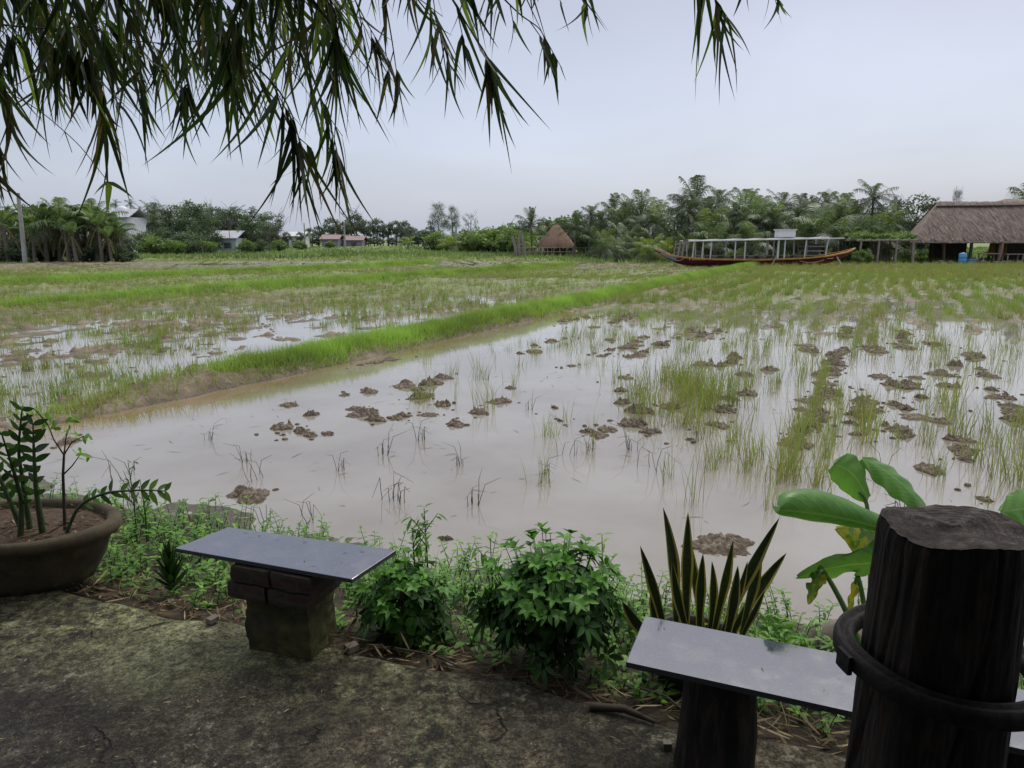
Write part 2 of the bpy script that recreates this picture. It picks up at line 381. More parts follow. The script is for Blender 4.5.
def make_log():
    m = NT('weathered_log'); p = m.objc()
    mp = m.n('ShaderNodeMapping'); m.l(p, mp.inputs[0]); mp.inputs['Scale'].default_value = (1, 1, .10)
    f = m.tex(38, 8, .75, mp.outputs[0], .5); g = m.tex(5, 5, .6, p)
    c = m.ramp(f, [(.38, (.003, .0025, .002)), (.5, (.014, .010, .007)), (.64, (.060, .044, .030))])
    c = m.mix(m.mrange(g, .45, .7, 0, .4), c, (.045, .036, .024))
    return m.done(m.bsdf(c, .85, f, 1.0, .012))
M['log'] = make_log()
def make_logtop():
    m = NT('sawn_log_end'); p = m.objc(); f = m.tex(30, 8, .8, p); g = m.tex(120, 5, .75, p)
    sx = m.n('ShaderNodeSeparateXYZ'); m.l(p, sx.inputs[0])
    rr = m.math('SQRT', m.math('ADD', m.math('MULTIPLY', sx.outputs[0], sx.outputs[0]), m.math('MULTIPLY', sx.outputs[1], sx.outputs[1])))
    rw = m.math('ADD', m.math('MULTIPLY', rr, 520), m.math('MULTIPLY', f, 26))
    ring = m.math('ADD', m.math('MULTIPLY', m.math('SINE', rw), .5), .5)
    ang = m.math('ARCTAN2', sx.outputs[1], sx.outputs[0])
    cr = m.math('ABSOLUTE', m.math('SINE', m.math('ADD', m.math('MULTIPLY', ang, 4.5), m.math('MULTIPLY', m.tex(14, 5, .7, p), 9))))
    crack = m.mrange(cr, .0, .07, 1, 0)
    c = m.ramp(f, [(.38, (.018, .014, .012)), (.5, (.08, .064, .056)), (.64, (.24, .20, .175))])
    c = m.mix(m.math('MULTIPLY', ring, .22), c, (.045, .035, .03))
    c = m.mix(m.mrange(g, .5, .6, 0, .6), c, (.03, .024, .02))
    c = m.mix(m.math('MULTIPLY', crack, .9), c, (.008, .006, .005))
    h = m.math('SUBTRACT', m.math('ADD', f, m.math('MULTIPLY', ring, .25)), m.math('MULTIPLY', crack, 1.5))
    return m.done(m.bsdf(c, .9, h, 1.0, .008))
M['logtop'] = make_logtop()
M['rubber'] = simple('black_rubber', (.006, .006, .007), (.035, .032, .028), 34, .75, 1.0, .008, 8, .3)
M['pot'] = simple('mossy_clay', (.028, .023, .013), (.10, .078, .045), 9, .9, .7, .008)
M['darkpot'] = simple('black_plastic_pot', (.012, .012, .012), (.03, .028, .025), 12, .6)
M['soil'] = simple('potting_soil', (.035, .022, .014), (.12, .08, .05), 35, .95, 1, .02)
M['stone'] = simple('grey_brown_stone', (.10, .085, .065), (.24, .21, .17), 9, .85, .8, .02)
def make_thatch():
    m = NT('palm_thatch'); p = m.objc()
    mp = m.n('ShaderNodeMapping'); m.l(p, mp.inputs[0]); mp.inputs['Scale'].default_value = (1, .12, .18)
    f = m.tex(7, 8, .75, mp.outputs[0]); g = m.tex(1.2, 5, .6, p)
    c = m.ramp(f, [(.3, (.12, .09, .075)), (.5, (.27, .215, .185)), (.7, (.46, .385, .34))])
    c = m.mix(m.mrange(g, .4, .7, 0, .5), c, (.17, .13, .11))
    return m.done(m.bsdf(c, .95, f, 1, .06))
M['thatch'] = make_thatch()
M['hut_thatch'] = simple('shaggy_brown_thatch', (.13, .08, .05), (.34, .24, .17), 14, .95, 1, .05)
M['darkroof'] = simple('shelter_thatch', (.03, .025, .02), (.08, .065, .05), 6, .95)
M['white_paint'] = simple('faded_white_paint', (.52, .53, .54), (.72, .73, .73), 5, .6, .1)
M['white_bright'] = simple('white_plastic', (.72, .73, .75), (.82, .83, .85), 3, .5, .05)
M['maroon'] = simple('maroon_hull_paint', (.07, .012, .016), (.15, .022, .026), 3, .5, .2)
M['orange'] = simple('orange_gunwale_paint', (.34, .16, .03), (.62, .36, .08), 3, .55, .2)
M['bow_blue'] = simple('faded_blue_paint', (.22, .28, .36), (.38, .43, .48), 3, .6)
M['canvas'] = simple('grey_canopy', (.20, .20, .20), (.42, .42, .41), 4, .8, .15)
M['red_roof'] = simple('red_sheet_roof', (.26, .17, .17), (.34, .24, .24), 2, .7)
M['grey_roof'] = simple('grey_sheet_roof', (.36, .37, .40), (.52, .53, .56), 2, .6)
M['blue_wall'] = simple('pale_blue_wall', (.36, .44, .52), (.46, .54, .62), 2, .8)
M['white_wall'] = simple('white_rendered_wall', (.52, .54, .56), (.68, .70, .72), 2, .8)
M['window'] = simple('dark_window_glass', (.05, .06, .07), (.12, .13, .14), 2, .2)
M['purple'] = simple('blue_violet_paint', (.20, .20, .28), (.28, .28, .36), 2, .8)
M['blue_drum'] = simple('blue_plastic', (.06, .25, .50), (.10, .35, .62), 3, .45, .1)
M['orange_cloth'] = simple('orange_cloth', (.16, .09, .03), (.28, .16, .06), 5, .85)
M['redwood'] = simple('reddish_timber', (.12, .07, .05), (.22, .14, .10), 5, .85)
M['darkwood'] = simple('dark_hut_timber', (.035, .028, .022), (.10, .08, .06), 6, .85)
M['pale_letter'] = simple('cream_sign_paint', (.5, .38, .25), (.7, .58, .42), 5, .6)
def make_smoke():
    m = NT('thin_smoke')
    v = m.n('ShaderNodeVolumePrincipled'); p = m.objc()
    d = m.mrange(m.tex(.25, 4, .6, p), .42, .7, 0, .10)
    m.l(d, v.inputs['Density']); v.inputs['Color'].default_value = (.9, .93, 1, 1)
    m.l(v.outputs[0], m.out.inputs['Volume']); return m.m
def make_two_tone(name, mid, edge, lo=.12):
    m = NT(name); uv = m.n('ShaderNodeUVMap').outputs[0]; sx = m.n('ShaderNodeSeparateXYZ'); m.l(uv, sx.inputs[0])
    e = m.math('ABSOLUTE', m.math('SUBTRACT', sx.outputs[0], .5))
    mp = m.n('ShaderNodeMapping'); m.l(uv, mp.inputs[0]); mp.inputs['Scale'].default_value = (.8, 14, 1)
    f = m.tex(3, 4, .7, mp.outputs[0], 1.0)
    c = m.ramp(f, [(.35, mid[0]), (.65, mid[1])])
    c = m.mix(m.mrange(e, .5 - lo - .03, .5 - lo + .02), c, edge)
    return m.done(m.bsdf(c, .38))
M['snake'] = make_two_tone('snake_plant_leaf', ((.016, .036, .014), (.05, .085, .032)), (.60, .54, .12), .15)
def make_big_leaf(name, base, hi, yellow):
    m = NT(name); uv = m.n('ShaderNodeUVMap').outputs[0]; sx = m.n('ShaderNodeSeparateXYZ'); m.l(uv, sx.inputs[0])
    e = m.math('ABSOLUTE', m.math('SUBTRACT', sx.outputs[0], .5))
    ph = m.math('ADD', m.math('MULTIPLY', sx.outputs[1], 70.0), m.math('MULTIPLY', e, -45.0))
    vein = m.mrange(m.math('SINE', ph), .55, 1.0)
    rib = m.mrange(e, .03, .0)
    f = m.tex(9, 5, .65)
    c = m.ramp(f, [(.3, base), (.7, hi)])
    c = m.mix(m.math('MULTIPLY', vein, .35), c, (.16, .30, .10))
    c = m.mix(rib, c, (.26, .38, .14))
    if yellow:
        c = m.mix(m.mrange(m.tex(13, 4, .7), .44, .52), c, (.42, .38, .05))
        c = m.mix(m.mrange(m.tex(22, 4, .7), .62, .66), c, (.10, .05, .02))
    b = m.bsdf(c, .35, m.math('ADD', vein, f), .25, .004)
    tr = m.n('ShaderNodeBsdfTranslucent'); m.l(m.mix(1.0, c, (1.4, 1.5, .7), 'MULTIPLY'), tr.inputs['Color'])
    ms = m.n('ShaderNodeMixShader'); ms.inputs[0].default_value = .35
    m.l(b.outputs[0], ms.inputs[1]); m.l(tr.outputs[0], ms.inputs[2]); return m.done(ms)
M['taro'] = make_big_leaf('broad_green_leaf', (.08, .21, .04), (.17, .36, .08), False)
M['taro_old'] = make_big_leaf('yellowing_leaf', (.09, .18, .035), (.16, .28, .06), True)
M['taro_edge'] = simple('pale_leaf_underside', (.12, .24, .06), (.2, .34, .11), 12, .5)

# ---------------------------------------------------------------- land
BUND = [(-11, 5.9), (-6.2, 6.6), (-5.0, 7.2), (-4.15, 8.9), (-2.9, 11.2), (14.2, 44.9), (17, 50.5)]
BUND2 = [(-30, 4.5), (-13.6, 19), (-0.7, 41), (4, 49)]
BUND3 = [(-36, 12), (-20, 28.6), (-10.8, 45), (-6, 54)]
def yedge(x): return 2.39 - .354 * np.asarray(x, float)
def xb(y):
    """x of the main dike's crest at distance y"""
    return np.interp(y, [0, 6.6, 7.2, 8.9, 11.2, 44.9, 100], [-14, -6.2, -5.0, -4.15, -2.9, 14.2, 42.2])
def side_of_bund(x, y):
    """>0 right of the main dike"""
    return (np.asarray(x, float) - xb(np.asarray(y, float))) * .89
def rows(x, y, sp=.62, sharp=1.0):
    s_ = x - .507 * y + (fbm(x, y, 2.6, 3, 91) - .5) * .55
    return .5 + .5 * np.cos(s_ * 2 * np.pi / sp)
def H(x, y):
    x = np.asarray(x, float); y = np.asarray(y, float)
    s = side_of_bund(x, y); right = sm(-.1, .1, s)
    nb = fbm(x, y, 2.2, 4, 3) - .5; nf = fbm(x, y, .38, 4, 9) - .5; nm = fbm(x, y, 5.5, 3, 21) - .5
    rowr = np.sin((x * .93 - y * .36) * 2.2 + nm * 6)
    hr = -.13 + .10 * sm(8, 19, y) + .055 * sm(18, 30, y) + .03 * sm(30, 50, y) + (nb * .10 + nf * .09) * sm(6, 14, y) + nm * .08 * sm(10, 20, y)
    rw = rows(x, y, 1.1)
    hr = hr + (.075 * (rw - .45) + .05 * (fbm(x, y, .3, 3, 57) - .5)) * sm(8, 15, y) * (1 - .6 * sm(26, 40, y))
    lump = np.maximum(fbm(x, y, .17, 3, 55) - .52, 0) * .28 * sm(.42, .62, fbm(x, y, 1.1, 3, 56))
    hr = hr + lump * sm(9, 16, y)
    hl = -.016 - .026 * sm(19, 12, y) * sm(6.5, 8, y) - .02 * sm(.45, .6, fbm(x, y * 2.2, 4, 3, 58)) + lump * 1.3 + nb * .07 + nf * .12 + nm * .06 + .03 * sm(14, 30, y) + .012 * sm(2, 8, -x - 2)
    d2 = side_of_bund(x, y)
    hl = hl + .05 * (rows(x, y, 1.2) - .5) * sm(6, 12, y)
    h = hl * (1 - right) + hr * right
    # the wet bare strip between the far dikes
    strip = sm(43, 48, y) * (1 - sm(53, 58, y)) * (1 - sm(2, 12, x)) * sm(-34, -22, x)
    h = h - .035 * strip
    h = h + .09 * sm(60, 75, y) + .25 * sm(95, 130, y)
    b1 = dseg(x, y, BUND) + (fbm(x, y, .7, 3, 31) - .5) * .22
    h = np.maximum(h, -.14 + .0 * h) 
    lowend = sm(7.3, 9.3, y)
    k = np.exp(-(b1 / (.34 + .08 * lowend)) ** 4)
    h = h * (1 - k) + np.maximum(h, (.035 + .12 * lowend + nf * .12 + lump)) * k
    for bb, hh, w in ((BUND2, .16, .5), (BUND3, .15, .5)):
        bd = dseg(x, y, bb); k = np.exp(-(bd / w) ** 4); h = h + (hh) * k
    z = WL + h
    # terrace bank
    d = (y - yedge(x)) * .943
    wob = (fbm(x, y, .9, 3, 40) - .5) * .5
    wide = 1.25 + .35 * sm(.5, 2.2, -x)
    t = np.clip(d / (wide + wob), -.5, 2)
    bank = -.07 - (abs(WL) - .07) * sm(0, 1.0, t) - .12 * sm(1.0, 1.5, t)
    bank = bank + nf * .06 * sm(.05, .3, d)
    k = sm(1.9, 1.35, t)
    z = z * (1 - k) + bank * k
    z = np.where(d < 0, -.10, z)
    return z
def gz(x, y): return float(H(np.array([x]), np.array([y]))[0])

def build_ground():
    ys = [-40, -20, -8, 0, 1.0]; y = 1.0
    while y < 900:
        y += max(.02, y * .0052 if y < 55 else y * .03); ys.append(y)
    ys = np.array(ys); u = np.linspace(-1, 1, 761)
    sc = np.maximum(ys, 3.0)[:, None]
    X = sc * (.84 * u + 1.9 * np.sign(u) * np.abs(u) ** 9)[None, :]
    X = X + np.sign(X) * np.maximum(np.abs(u) - .97, 0)[None, :] / .03 * 300
    Y = np.repeat(ys[:, None], len(u), 1)
    Z = H(X, Y)
    mb = MB(); grid(mb, np.stack([X, Y, Z], -1))
    o = mb.build('ground', M['mud']); tag(o, kind='structure')
build_ground()
mb = MB()
P = np.zeros((2, 2, 3)); P[0, 0] = (-250, 2.2, WL); P[0, 1] = (250, 2.2, WL); P[1, 0] = (-250, 95, WL); P[1, 1] = (250, 95, WL)
grid(mb, P); tag(mb.build('water', M['water']), kind='structure')
mb = MB()
grid(mb, np.array([[(-60, 165, .0), (30, 165, .0)], [(-60, 400, .0), (30, 400, .0)]], float)); 
M['river'] = simple('distant_river_water', (.42, .44, .46), (.48, .50, .52), .1, .15, .02)
tag(mb.build('river', M['river']), kind='structure')

# terrace slab with an irregular edge
def build_terrace():
    mb = MB(); n = 420; xs = np.linspace(-5.5, 3.6, n)
    e = yedge(xs) + (fbm(xs, xs * 0, .5, 5, 77) - .5) * .16
    rows = 170; t = np.linspace(0, 1, rows)
    X = np.repeat(xs[None], rows, 0); Y = -3.0 + (e[None] + 3.0) * t[:, None] ** .8
    Z = (fbm(X, Y, .5, 5, 50) - .5) * .022 + (fbm(X, Y, .06, 3, 51) - .5) * .006 - .004
    Z -= .03 * sm(.05, 0.0, e[None] - Y)
    grid(mb, np.stack([X, Y, Z], -1))
    A = np.stack([xs, e, Z[-1]], -1); B = A.copy(); B[:, 2] = -.14; B[:, 1] += .012
    grid(mb, np.stack([A, B]))
    tag(mb.build('terrace', M['terrace']), kind='structure')
build_terrace()

# the shelter we stand in: dark roof overhead and a back wall
mb = MB()
grid(mb, np.array([[(-6, 1.35, 2.42), (4, 1.35, 2.42)], [(-6, -3.2, 3.7), (4, -3.2, 3.7)]], float))
grid(mb, np.array([[(-6, 1.35, 2.36), (4, 1.35, 2.36)], [(-6, -3.2, 3.6), (4, -3.2, 3.6)]], float))
sr = thing('open_shelter', 'thatched lean-to shelter over the concrete terrace', 'shelter', (-1, -3.1, 0))
mb.build('roof', M['darkroof'], sr)
mb = MB()
for k in range(26):
    box(mb, (-6 + k * .4, -3.1, 1.75), (.38, .05 + .02 * (k % 2), 3.5))
mb.build('wall', M['darkwood'], sr)
for px_ in (-5.8, 3.8):
    mb = MB(); tube(mb, [(px_, 1.2, -.1), (px_, 1.2, 2.4)], .07, 10); mb.build('post', M['darkwood'], sr)

# ---------------------------------------------------------------- rice and grass
up = np.array([0, 0, 1.0])
def rand_dirs(n, lean):
    a = rng.uniform(0, 2 * np.pi, n); l = np.abs(rng.normal(0, lean, n))
    return norm(np.stack([np.cos(a) * l, np.sin(a) * l, np.ones(n)], -1)), np.stack([-np.sin(a), np.cos(a), 0 * a], -1), np.stack([np.cos(a), np.sin(a), 0 * a], -1)
def blades(mb, x, y, z, L, W, lean=.25, K=3, val=None, droop=.35):
    n = len(x); d, s, o = rand_dirs(n, lean)
    # turn each blade a random way about its own axis
    s2 = norm(s + o * rng.uniform(-1, 1, (n, 1)))
    bend = o * (rng.uniform(0, droop, n) * 1)[:, None] - up * (rng.uniform(0, droop * .5, n))[:, None]
    ribbons(mb, np.stack([x, y, z], -1), d, s2, L, W, K, lambda t: np.array([1.0, .85, .55, .08])[np.round(t * 3).astype(int)] if K == 4 else (1 - t) ** .6 * 1 + .03, bend,
            rng.uniform(0, 1, n) if val is None else val)
def area(n, y0, y1, x_of=lambda y: (-.78 * y - 2, .78 * y + 2), power=1.0):
    y = y0 + (y1 - y0) * rng.uniform(0, 1, n) ** power
    lo, hi = x_of(y); x = lo + (hi - lo) * rng.uniform(0, 1, n); return x, y
CLR = lambda x, y: dseg(x, y, BUND)

def stuff_blades(name, mat, x, y, dens, L, W, per, spread, lean, val, K=3, droop=.35, sink=.02, mx=None):
    keep = rng.uniform(0, 1, len(x)) < dens; x, y = x[keep], y[keep]
    X = np.repeat(x, per) + rng.normal(0, spread, len(x) * per); Y = np.repeat(y, per) + rng.normal(0, spread, len(x) * per)
    Z = H(X, Y) - sink; n = len(X)
    hh = np.repeat(rng.uniform(.6, 1.15, len(x)), per)
    vv = np.clip(np.repeat(val(x, y), per) + rng.normal(0, .12, n), 0, 1)
    mb = MB(); blades(mb, X, Y, Z, L * hh * rng.uniform(.5, 1.1, n), W * rng.uniform(.6, 1.25, n), lean, K, vv, droop)
    o = mb.build(name, mat); tag(o, kind='stuff'); return o

# right field beyond the open water
n = 50000; x, y = area(n, 12, 52, lambda y: (xb(y) + .5, .80 * y + 3), 1.15)
c1 = fbm(x, y, 2.5, 4, 3); rw = rows(x, y, .62) ** 2
ydep = y + 4.5 * (fbm(x, y, 3.5, 3, 92) - .5) * 2
dn = sm(.34, .60, c1 + .16 * sm(17, 28, y)) * (.10 + .90 * rw * sm(.3, .55, fbm(x, y, .9, 3, 93)) ) * (.22 + .78 * sm(14, 21, ydep)) * 1.25
o = stuff_blades('rice_in_right_field', M['rice'], x, y, np.clip(dn, 0, 1), .38, .012, 7, .035, .13, lambda x, y: 0.60 + .45 * (fbm(x, y, 1.6, 4, 61) - .5) * 2 - .10 * sm(25, 40, y), sink=.03)
tag(o, 'young rice standing thick in the right field beyond the open water', 'rice')
# left field between the dikes
n = 60000; x, y = area(n, 5.5, 45, lambda y: (-.80 * y - 2.5, np.maximum(xb(y) - .4, -.80 * y)), 1.0)
c1 = fbm(x, y, 1.6, 4, 13); rw = rows(x, y, .55) ** 2
dn = sm(.36, .60, c1 + .06 * sm(12, 26, y)) * (.12 + .88 * rw * sm(.3, .55, fbm(x, y, .8, 3, 94))) * (.5 + .70 * sm(9, 20, y))
o = stuff_blades('rice_in_left_field', M['rice'], x, y, np.clip(dn, 0, 1), .28, .012, 7, .035, .15, lambda x, y: 0.60 + .45 * (fbm(x, y, 1.5, 4, 62) - .5) * 2, sink=.03)
tag(o, 'patchy young rice among puddles and mud in the left field', 'rice')
# far fields
n = 120000; x, y = area(n, 34, 92, lambda y: (-.85 * y - 3, .85 * y + 3), 1.1)
dn = sm(.36, .6, fbm(x, y * 2.2, 7, 4, 71)) * (1 - .85 * sm(42, 46, y) * (1 - sm(56, 61, y)) * (1 - sm(2, 12, x)))
dn = np.maximum(dn, .8 * sm(64, 68, y))
o = stuff_blades('grass_of_the_far_fields', M['rice'], x, y, dn * .95, .22, .026, 3, .10, .3, lambda x, y: 0.56 + .5 * (fbm(x, y * 2, 3, 4, 63) - .5) * 2 + .2 * sm(62, 70, y))
tag(o, 'pale green grass across the far fields before the trees', 'grass')
# dikes
def along(path, n, w, y0=-1e9):
    p = np.array(path, float); seg = np.diff(p, axis=0); l = np.hypot(seg[:, 0], seg[:, 1]); c = np.concatenate([[0], np.cumsum(l)])
    t = rng.uniform(0, c[-1], n); k = np.clip(np.searchsorted(c, t) - 1, 0, len(l) - 1); f = (t - c[k]) / l[k]
    q = p[k] + seg[k] * f[:, None]; nn = np.stack([-seg[k][:, 1], seg[k][:, 0]], -1) / l[k][:, None]
    q = q + nn * np.clip(rng.normal(0, w, n), -1.9 * w, 1.9 * w)[:, None]; return q[:, 0], q[:, 1]
x, y = along(BUND[2:], 70000, .20)
o = stuff_blades('grass_on_the_main_dike', M['bund'], x, y, .08 + .92 * sm(9.0, 10.3, y), .27, .010, 2, .03, .35, lambda x, y: .62 + .5 * (fbm(x, y, 1.4, 3, 64) - .5) * 2)
tag(o, 'bright green grass along the main dike running away to the right', 'grass')
x, y = along(BUND[1:4], 1300, .35)
o = stuff_blades('grass_on_the_muddy_dike_end', M['rice'], x, y, sm(.45, .6, fbm(x, y, .8, 3, 5)), .18, .008, 3, .03, .4, lambda x, y: .35 + 0 * x)
tag(o, 'sparse dull grass on the low muddy near end of the dike', 'grass')
for k, (bb, lb) in enumerate(((BUND2, 'green grass strip on the second dike of the left field'), (BUND3, 'green grass strip on the farthest dike of the left field'))):
    x, y = along(bb, 26000, .38)
    o = stuff_blades('grass_on_a_field_dike', M['bund'], x, y, .95 + 0 * x, .32, .018, 2, .05, .3, lambda x, y: .6 + .4 * (fbm(x, y, 2.4, 3, 65) - .5) * 2)
    tag(o, lb, 'grass')
# short weeds scattered over mud margins

# single rice tufts standing in the open water
def make_tuft(k):
    n = [9, 13, 18, 24, 7, 15, 30, 5][k]; mb = MB()
    sp = .022 + .0018 * n
    blades(mb, rng.normal(0, sp, n), rng.normal(0, sp, n), np.full(n, -.05), rng.uniform(.2, .52, n), rng.uniform(.005, .0095, n), .14, 5, np.clip(rng.normal(.48, .22, n), 0, 1), .32)
    return mb.build('rice_tuft', M['rice'], None, (0, 0, 0)).data
tm = [make_tuft(k) for k in range(8)]
for o in [o for o in COL.objects if o.name.startswith('rice_tuft')]: bpy.data.objects.remove(o)
# (px, py, spread along x, spread along y in metres, number, scale) of the clumps in the photo
CL = [(690, 400, .5, .7, 46, 1.0), (680, 385, .3, .4, 12, 1.1), (740, 378, .5, 1.2, 22, 1.05), (655, 395, .3, .8, 12, 1), (820, 400, .16, 1.6, 30, .9), (808, 440, .12, .6, 10, .9), (800, 455, .3, .5, 10, .95), (870, 425, .10, .5, 9, 1.05),
      (905, 345, .5, 1.6, 18, 1.1), (860, 345, .3, 1.4, 14, 1.1), (960, 400, .5, 1.6, 20, 1), (1000, 440, .3, .8, 12, 1), (780, 470, .25, .4, 8, .9), (735, 455, .22, .5, 9, .9), (560, 440, .35, .5, 5, .7),
      (700, 475, .3, .3, 5, .8), (640, 335, 1.2, 1.5, 20, .9), (430, 400, .15, .3, 5, .9), (580, 360, .8, 1.2, 10, .8), (930, 430, .3, .6, 9, .9), (780, 350, .6, 2.0, 16, 1.1), (500, 365, .6, .8, 7, .7), (1010, 370, .4, 1.6, 12, 1.1)]
cnt = 0
for (px, py, sx, sy, nn, sc) in CL:
    c = G(px, py, WL)
    for _ in range(nn):
        y = c[1] + rng.normal(0, sy); x = c[0] + rng.normal(0, sx * .8) + (y - c[1]) * .4; sr = x - .507 * y; x += (round(sr / .31) * .31 - sr) * .75
        if side_of_bund(x, y) < .9 or y < 4.7: continue
        o = bpy.data.objects.new('rice_tuft', tm[rng.integers(0, 7)]); COL.objects.link(o)
        o.location = (x, y, WL); o.rotation_euler = (0, 0, rng.uniform(0, 6.3)); s = sc * rng.uniform(.75, 1.25); o.scale = (s, s, s)
        tag(o, 'thin green rice tuft standing in the open muddy water', 'rice tuft', 'rice tufts in the open water'); cnt += 1
# wispy dead stems sticking out of the near water
rm = []
for k in range(4):
    mb = MB()
    for _ in range(5 + 2 * k):
        a = rng.uniform(0, 6.3); l = rng.uniform(.12, .34); kx = rng.uniform(.1, .9); b = np.array([rng.normal(0, .04), rng.normal(0, .04), -.04])
        m1 = b + np.array([math.cos(a) * kx * l * .3, math.sin(a) * kx * l * .3, l * .7]); e = m1 + np.array([math.cos(a) * l * .4, math.sin(a) * l * .4, rng.uniform(-.4, .3) * l])
        tube(mb, [b, (b + m1) / 2 + rng.normal(0, .006, 3), m1, e], [.0028, .0024, .002, .001], 4, rng.uniform(0, 1), False)
    rm.append(mb)
for i, (px, py, k) in enumerate([(395, 500, 3), (385, 455, 1), (245, 462, 1), (255, 480, 0), (340, 470, 0), (475, 505, 1), (570, 455, 2), (590, 450, 1), (545, 475, 0), (530, 410, 0), (120, 480, 2), (135, 505, 3), (460, 465, 1), (700, 440, 1), (630, 450, 1), (210, 440, 1), (310, 520, 2), (265, 525, 2), (880, 480, 1), (900, 515, 0), (925, 400, 2), (985, 470, 2), (655, 470, 2), (420, 440, 0)]):
    c = G(px, py, WL)
    o = rm[k].build('dead_stem_cluster', M['reed'], None, (0, 0, 0)) if i < 4 else bpy.data.objects.new('dead_stem_cluster', bpy.data.objects['dead_stem_cluster' if k == 3 else 'dead_stem_cluster.%03d' % [2, 1, 3][k if k < 3 else 0]].data)
    if i >= 4: COL.objects.link(o)
    o.location = (c[0], c[1], WL); o.rotation_euler = (0, 0, rng.uniform(0, 6.3)); s = rng.uniform(.8, 1.2); o.scale = (s, s, s)
    tag(o, 'broken brown stems poking out of the near muddy water', 'dead stems', 'dead stems in the near water')

# ---------------------------------------------------------------- clods
def make_clod_mesh(seed):
    K, N = 30, 72; rho = np.linspace(0, 1, K); th = np.linspace(0, 2 * np.pi, N, endpoint=False)
    RH, TH = np.meshgrid(rho, th, indexing='ij'); cx, cy = np.cos(TH), np.sin(TH)
    out = .25 + 1.5 * fbm(cx * 1.5 + seed * 9, cy * 1.5 + seed * 4, .7, 5, seed)
    X = RH * cx * out; Y = RH * cy * out * .8
    f = fbm(X + seed * 3, Y + seed, .28, 5, seed + 3); g = fbm(X + seed, Y, .9, 2, seed + 7)
    f2 = fbm(X * 1 + seed, Y + 3, .13, 4, seed + 11)
    Z = (1 - RH ** 3) * (.05 + .75 * np.maximum(f - .30, 0) * (0.4 + g) * 1.5 + .30 * np.abs(f2 - .5) + .12 * g) - .05
    X = X + .08 * (fbm(X * 2, Y * 2 + 5, .3, 2, seed) - .5); mb = MB(); grid(mb, np.stack([X, Y, Z], -1), .5, True, True)
    o = mb.build('mud_clod', M['clod'], None, (0, 0, 0)); me = o.data; bpy.data.objects.remove(o); return me
cm = [make_clod_mesh(s) for s in range(1, 15)]
def clod(px, py, w, label='rough wet mud clod lying in the shallow brown water', group='mud clods in the open water', hs=1.0, loc=None):
    c = G(px, py, WL) if loc is None else loc
    o = bpy.data.objects.new('mud_clod', cm[rng.integers(0, 14)]); COL.objects.link(o)
    o.location = (c[0], c[1], WL); o.rotation_euler = (0, 0, rng.uniform(-3, 3) + (math.pi if rng.random() < .5 else 0))
    o.scale = (w * .56, w * .56 * rng.uniform(.75, 1.3), w * .62 * hs * rng.uniform(.7, 1.3))
    tag(o, label, 'mud clod', group)
big = [(250, 495, .34, 'low mud heap with broken stems beside the left bench end'), (722, 546, .36, 'wide flat mud heap behind the snake plant'), (727, 541, .24, None),
       (930, 470, .28, 'long mud heap just behind the curling broad leaf'), (985, 500, .12, 'small mud clod alone near the right edge of the water'), (70, 442, .26, 'mud clod beside the muddy end of the dike')]
for px, py, w, lb in big: clod(px, py, w, lb or 'rough wet mud clod lying in the shallow brown water', None if lb else 'mud clods in the open water', .6)
for px, py, w in [(300, 432, .20), (328, 434, .15), (283, 428, .18), (310, 436, .12), (312, 415, .17), (290, 405, .2), (455, 425, .22), (480, 413, .26), (500, 402, .24), (375, 420, .26), (395, 418, .2), (355, 409, .2), (370, 392, .22), (405, 386, .3), (430, 384, .28),
                  (445, 378, .25), (418, 390, .2), (345, 395, .15), (555, 408, .1), (560, 421, .07), (600, 436, .22), (608, 430, .22), (620, 391, .2), (622, 403, .18), (625, 378, .2), (590, 432, .16), (633, 425, .3), (640, 412, .3), (650, 432, .2), (572, 366, .2),
                  (962, 452, .3), (958, 440, .24), (965, 460, .16), (895, 405, .24), (905, 409, .2), (897, 430, .26), (905, 436, .24), (885, 425, .14), (890, 385, .3), (905, 388, .26), (880, 377, .3), (915, 378, .3), (835, 375, .22), (825, 390, .2), (838, 362, .25), (832, 355, .25),
                  (800, 410, .2), (820, 412, .22), (815, 425, .2), (955, 365, .3), (770, 370, .25), (745, 375, .22), (940, 422, .2), (445, 539, .09), (120, 512, .14), (105, 515, .1), (195, 521, .16), (510, 388, .16), (535, 352, .3), (680, 380, .24), (705, 365, .3), (660, 345, .3), (610, 340, .3), (690, 440, .1)]:
    clod(px, py, w * rng.uniform(.85, 1.1), hs=.75)
k = 0; cx_ = cy_ = 0
while k < 212:                                           # smaller look-alikes strung along the planting rows
    if k % 5 == 0:
        cy_ = rng.uniform(7, 19); cx_ = rng.uniform(xb(cy_) + 1.0, .75 * cy_); sr = round((cx_ - .507 * cy_) / .55) * .55; cx_ = sr + .507 * cy_
        if fbm(np.array([cx_]), np.array([cy_]), 2.2, 3, 88)[0] < .47: continue
    dy_ = rng.normal(0, .45); x, y = cx_ + dy_ * .507 + rng.normal(0, .07), cy_ + dy_
    clod(0, 0, rng.uniform(.07, .30), hs=rng.uniform(.5, 1), loc=(x, y)); k += 1

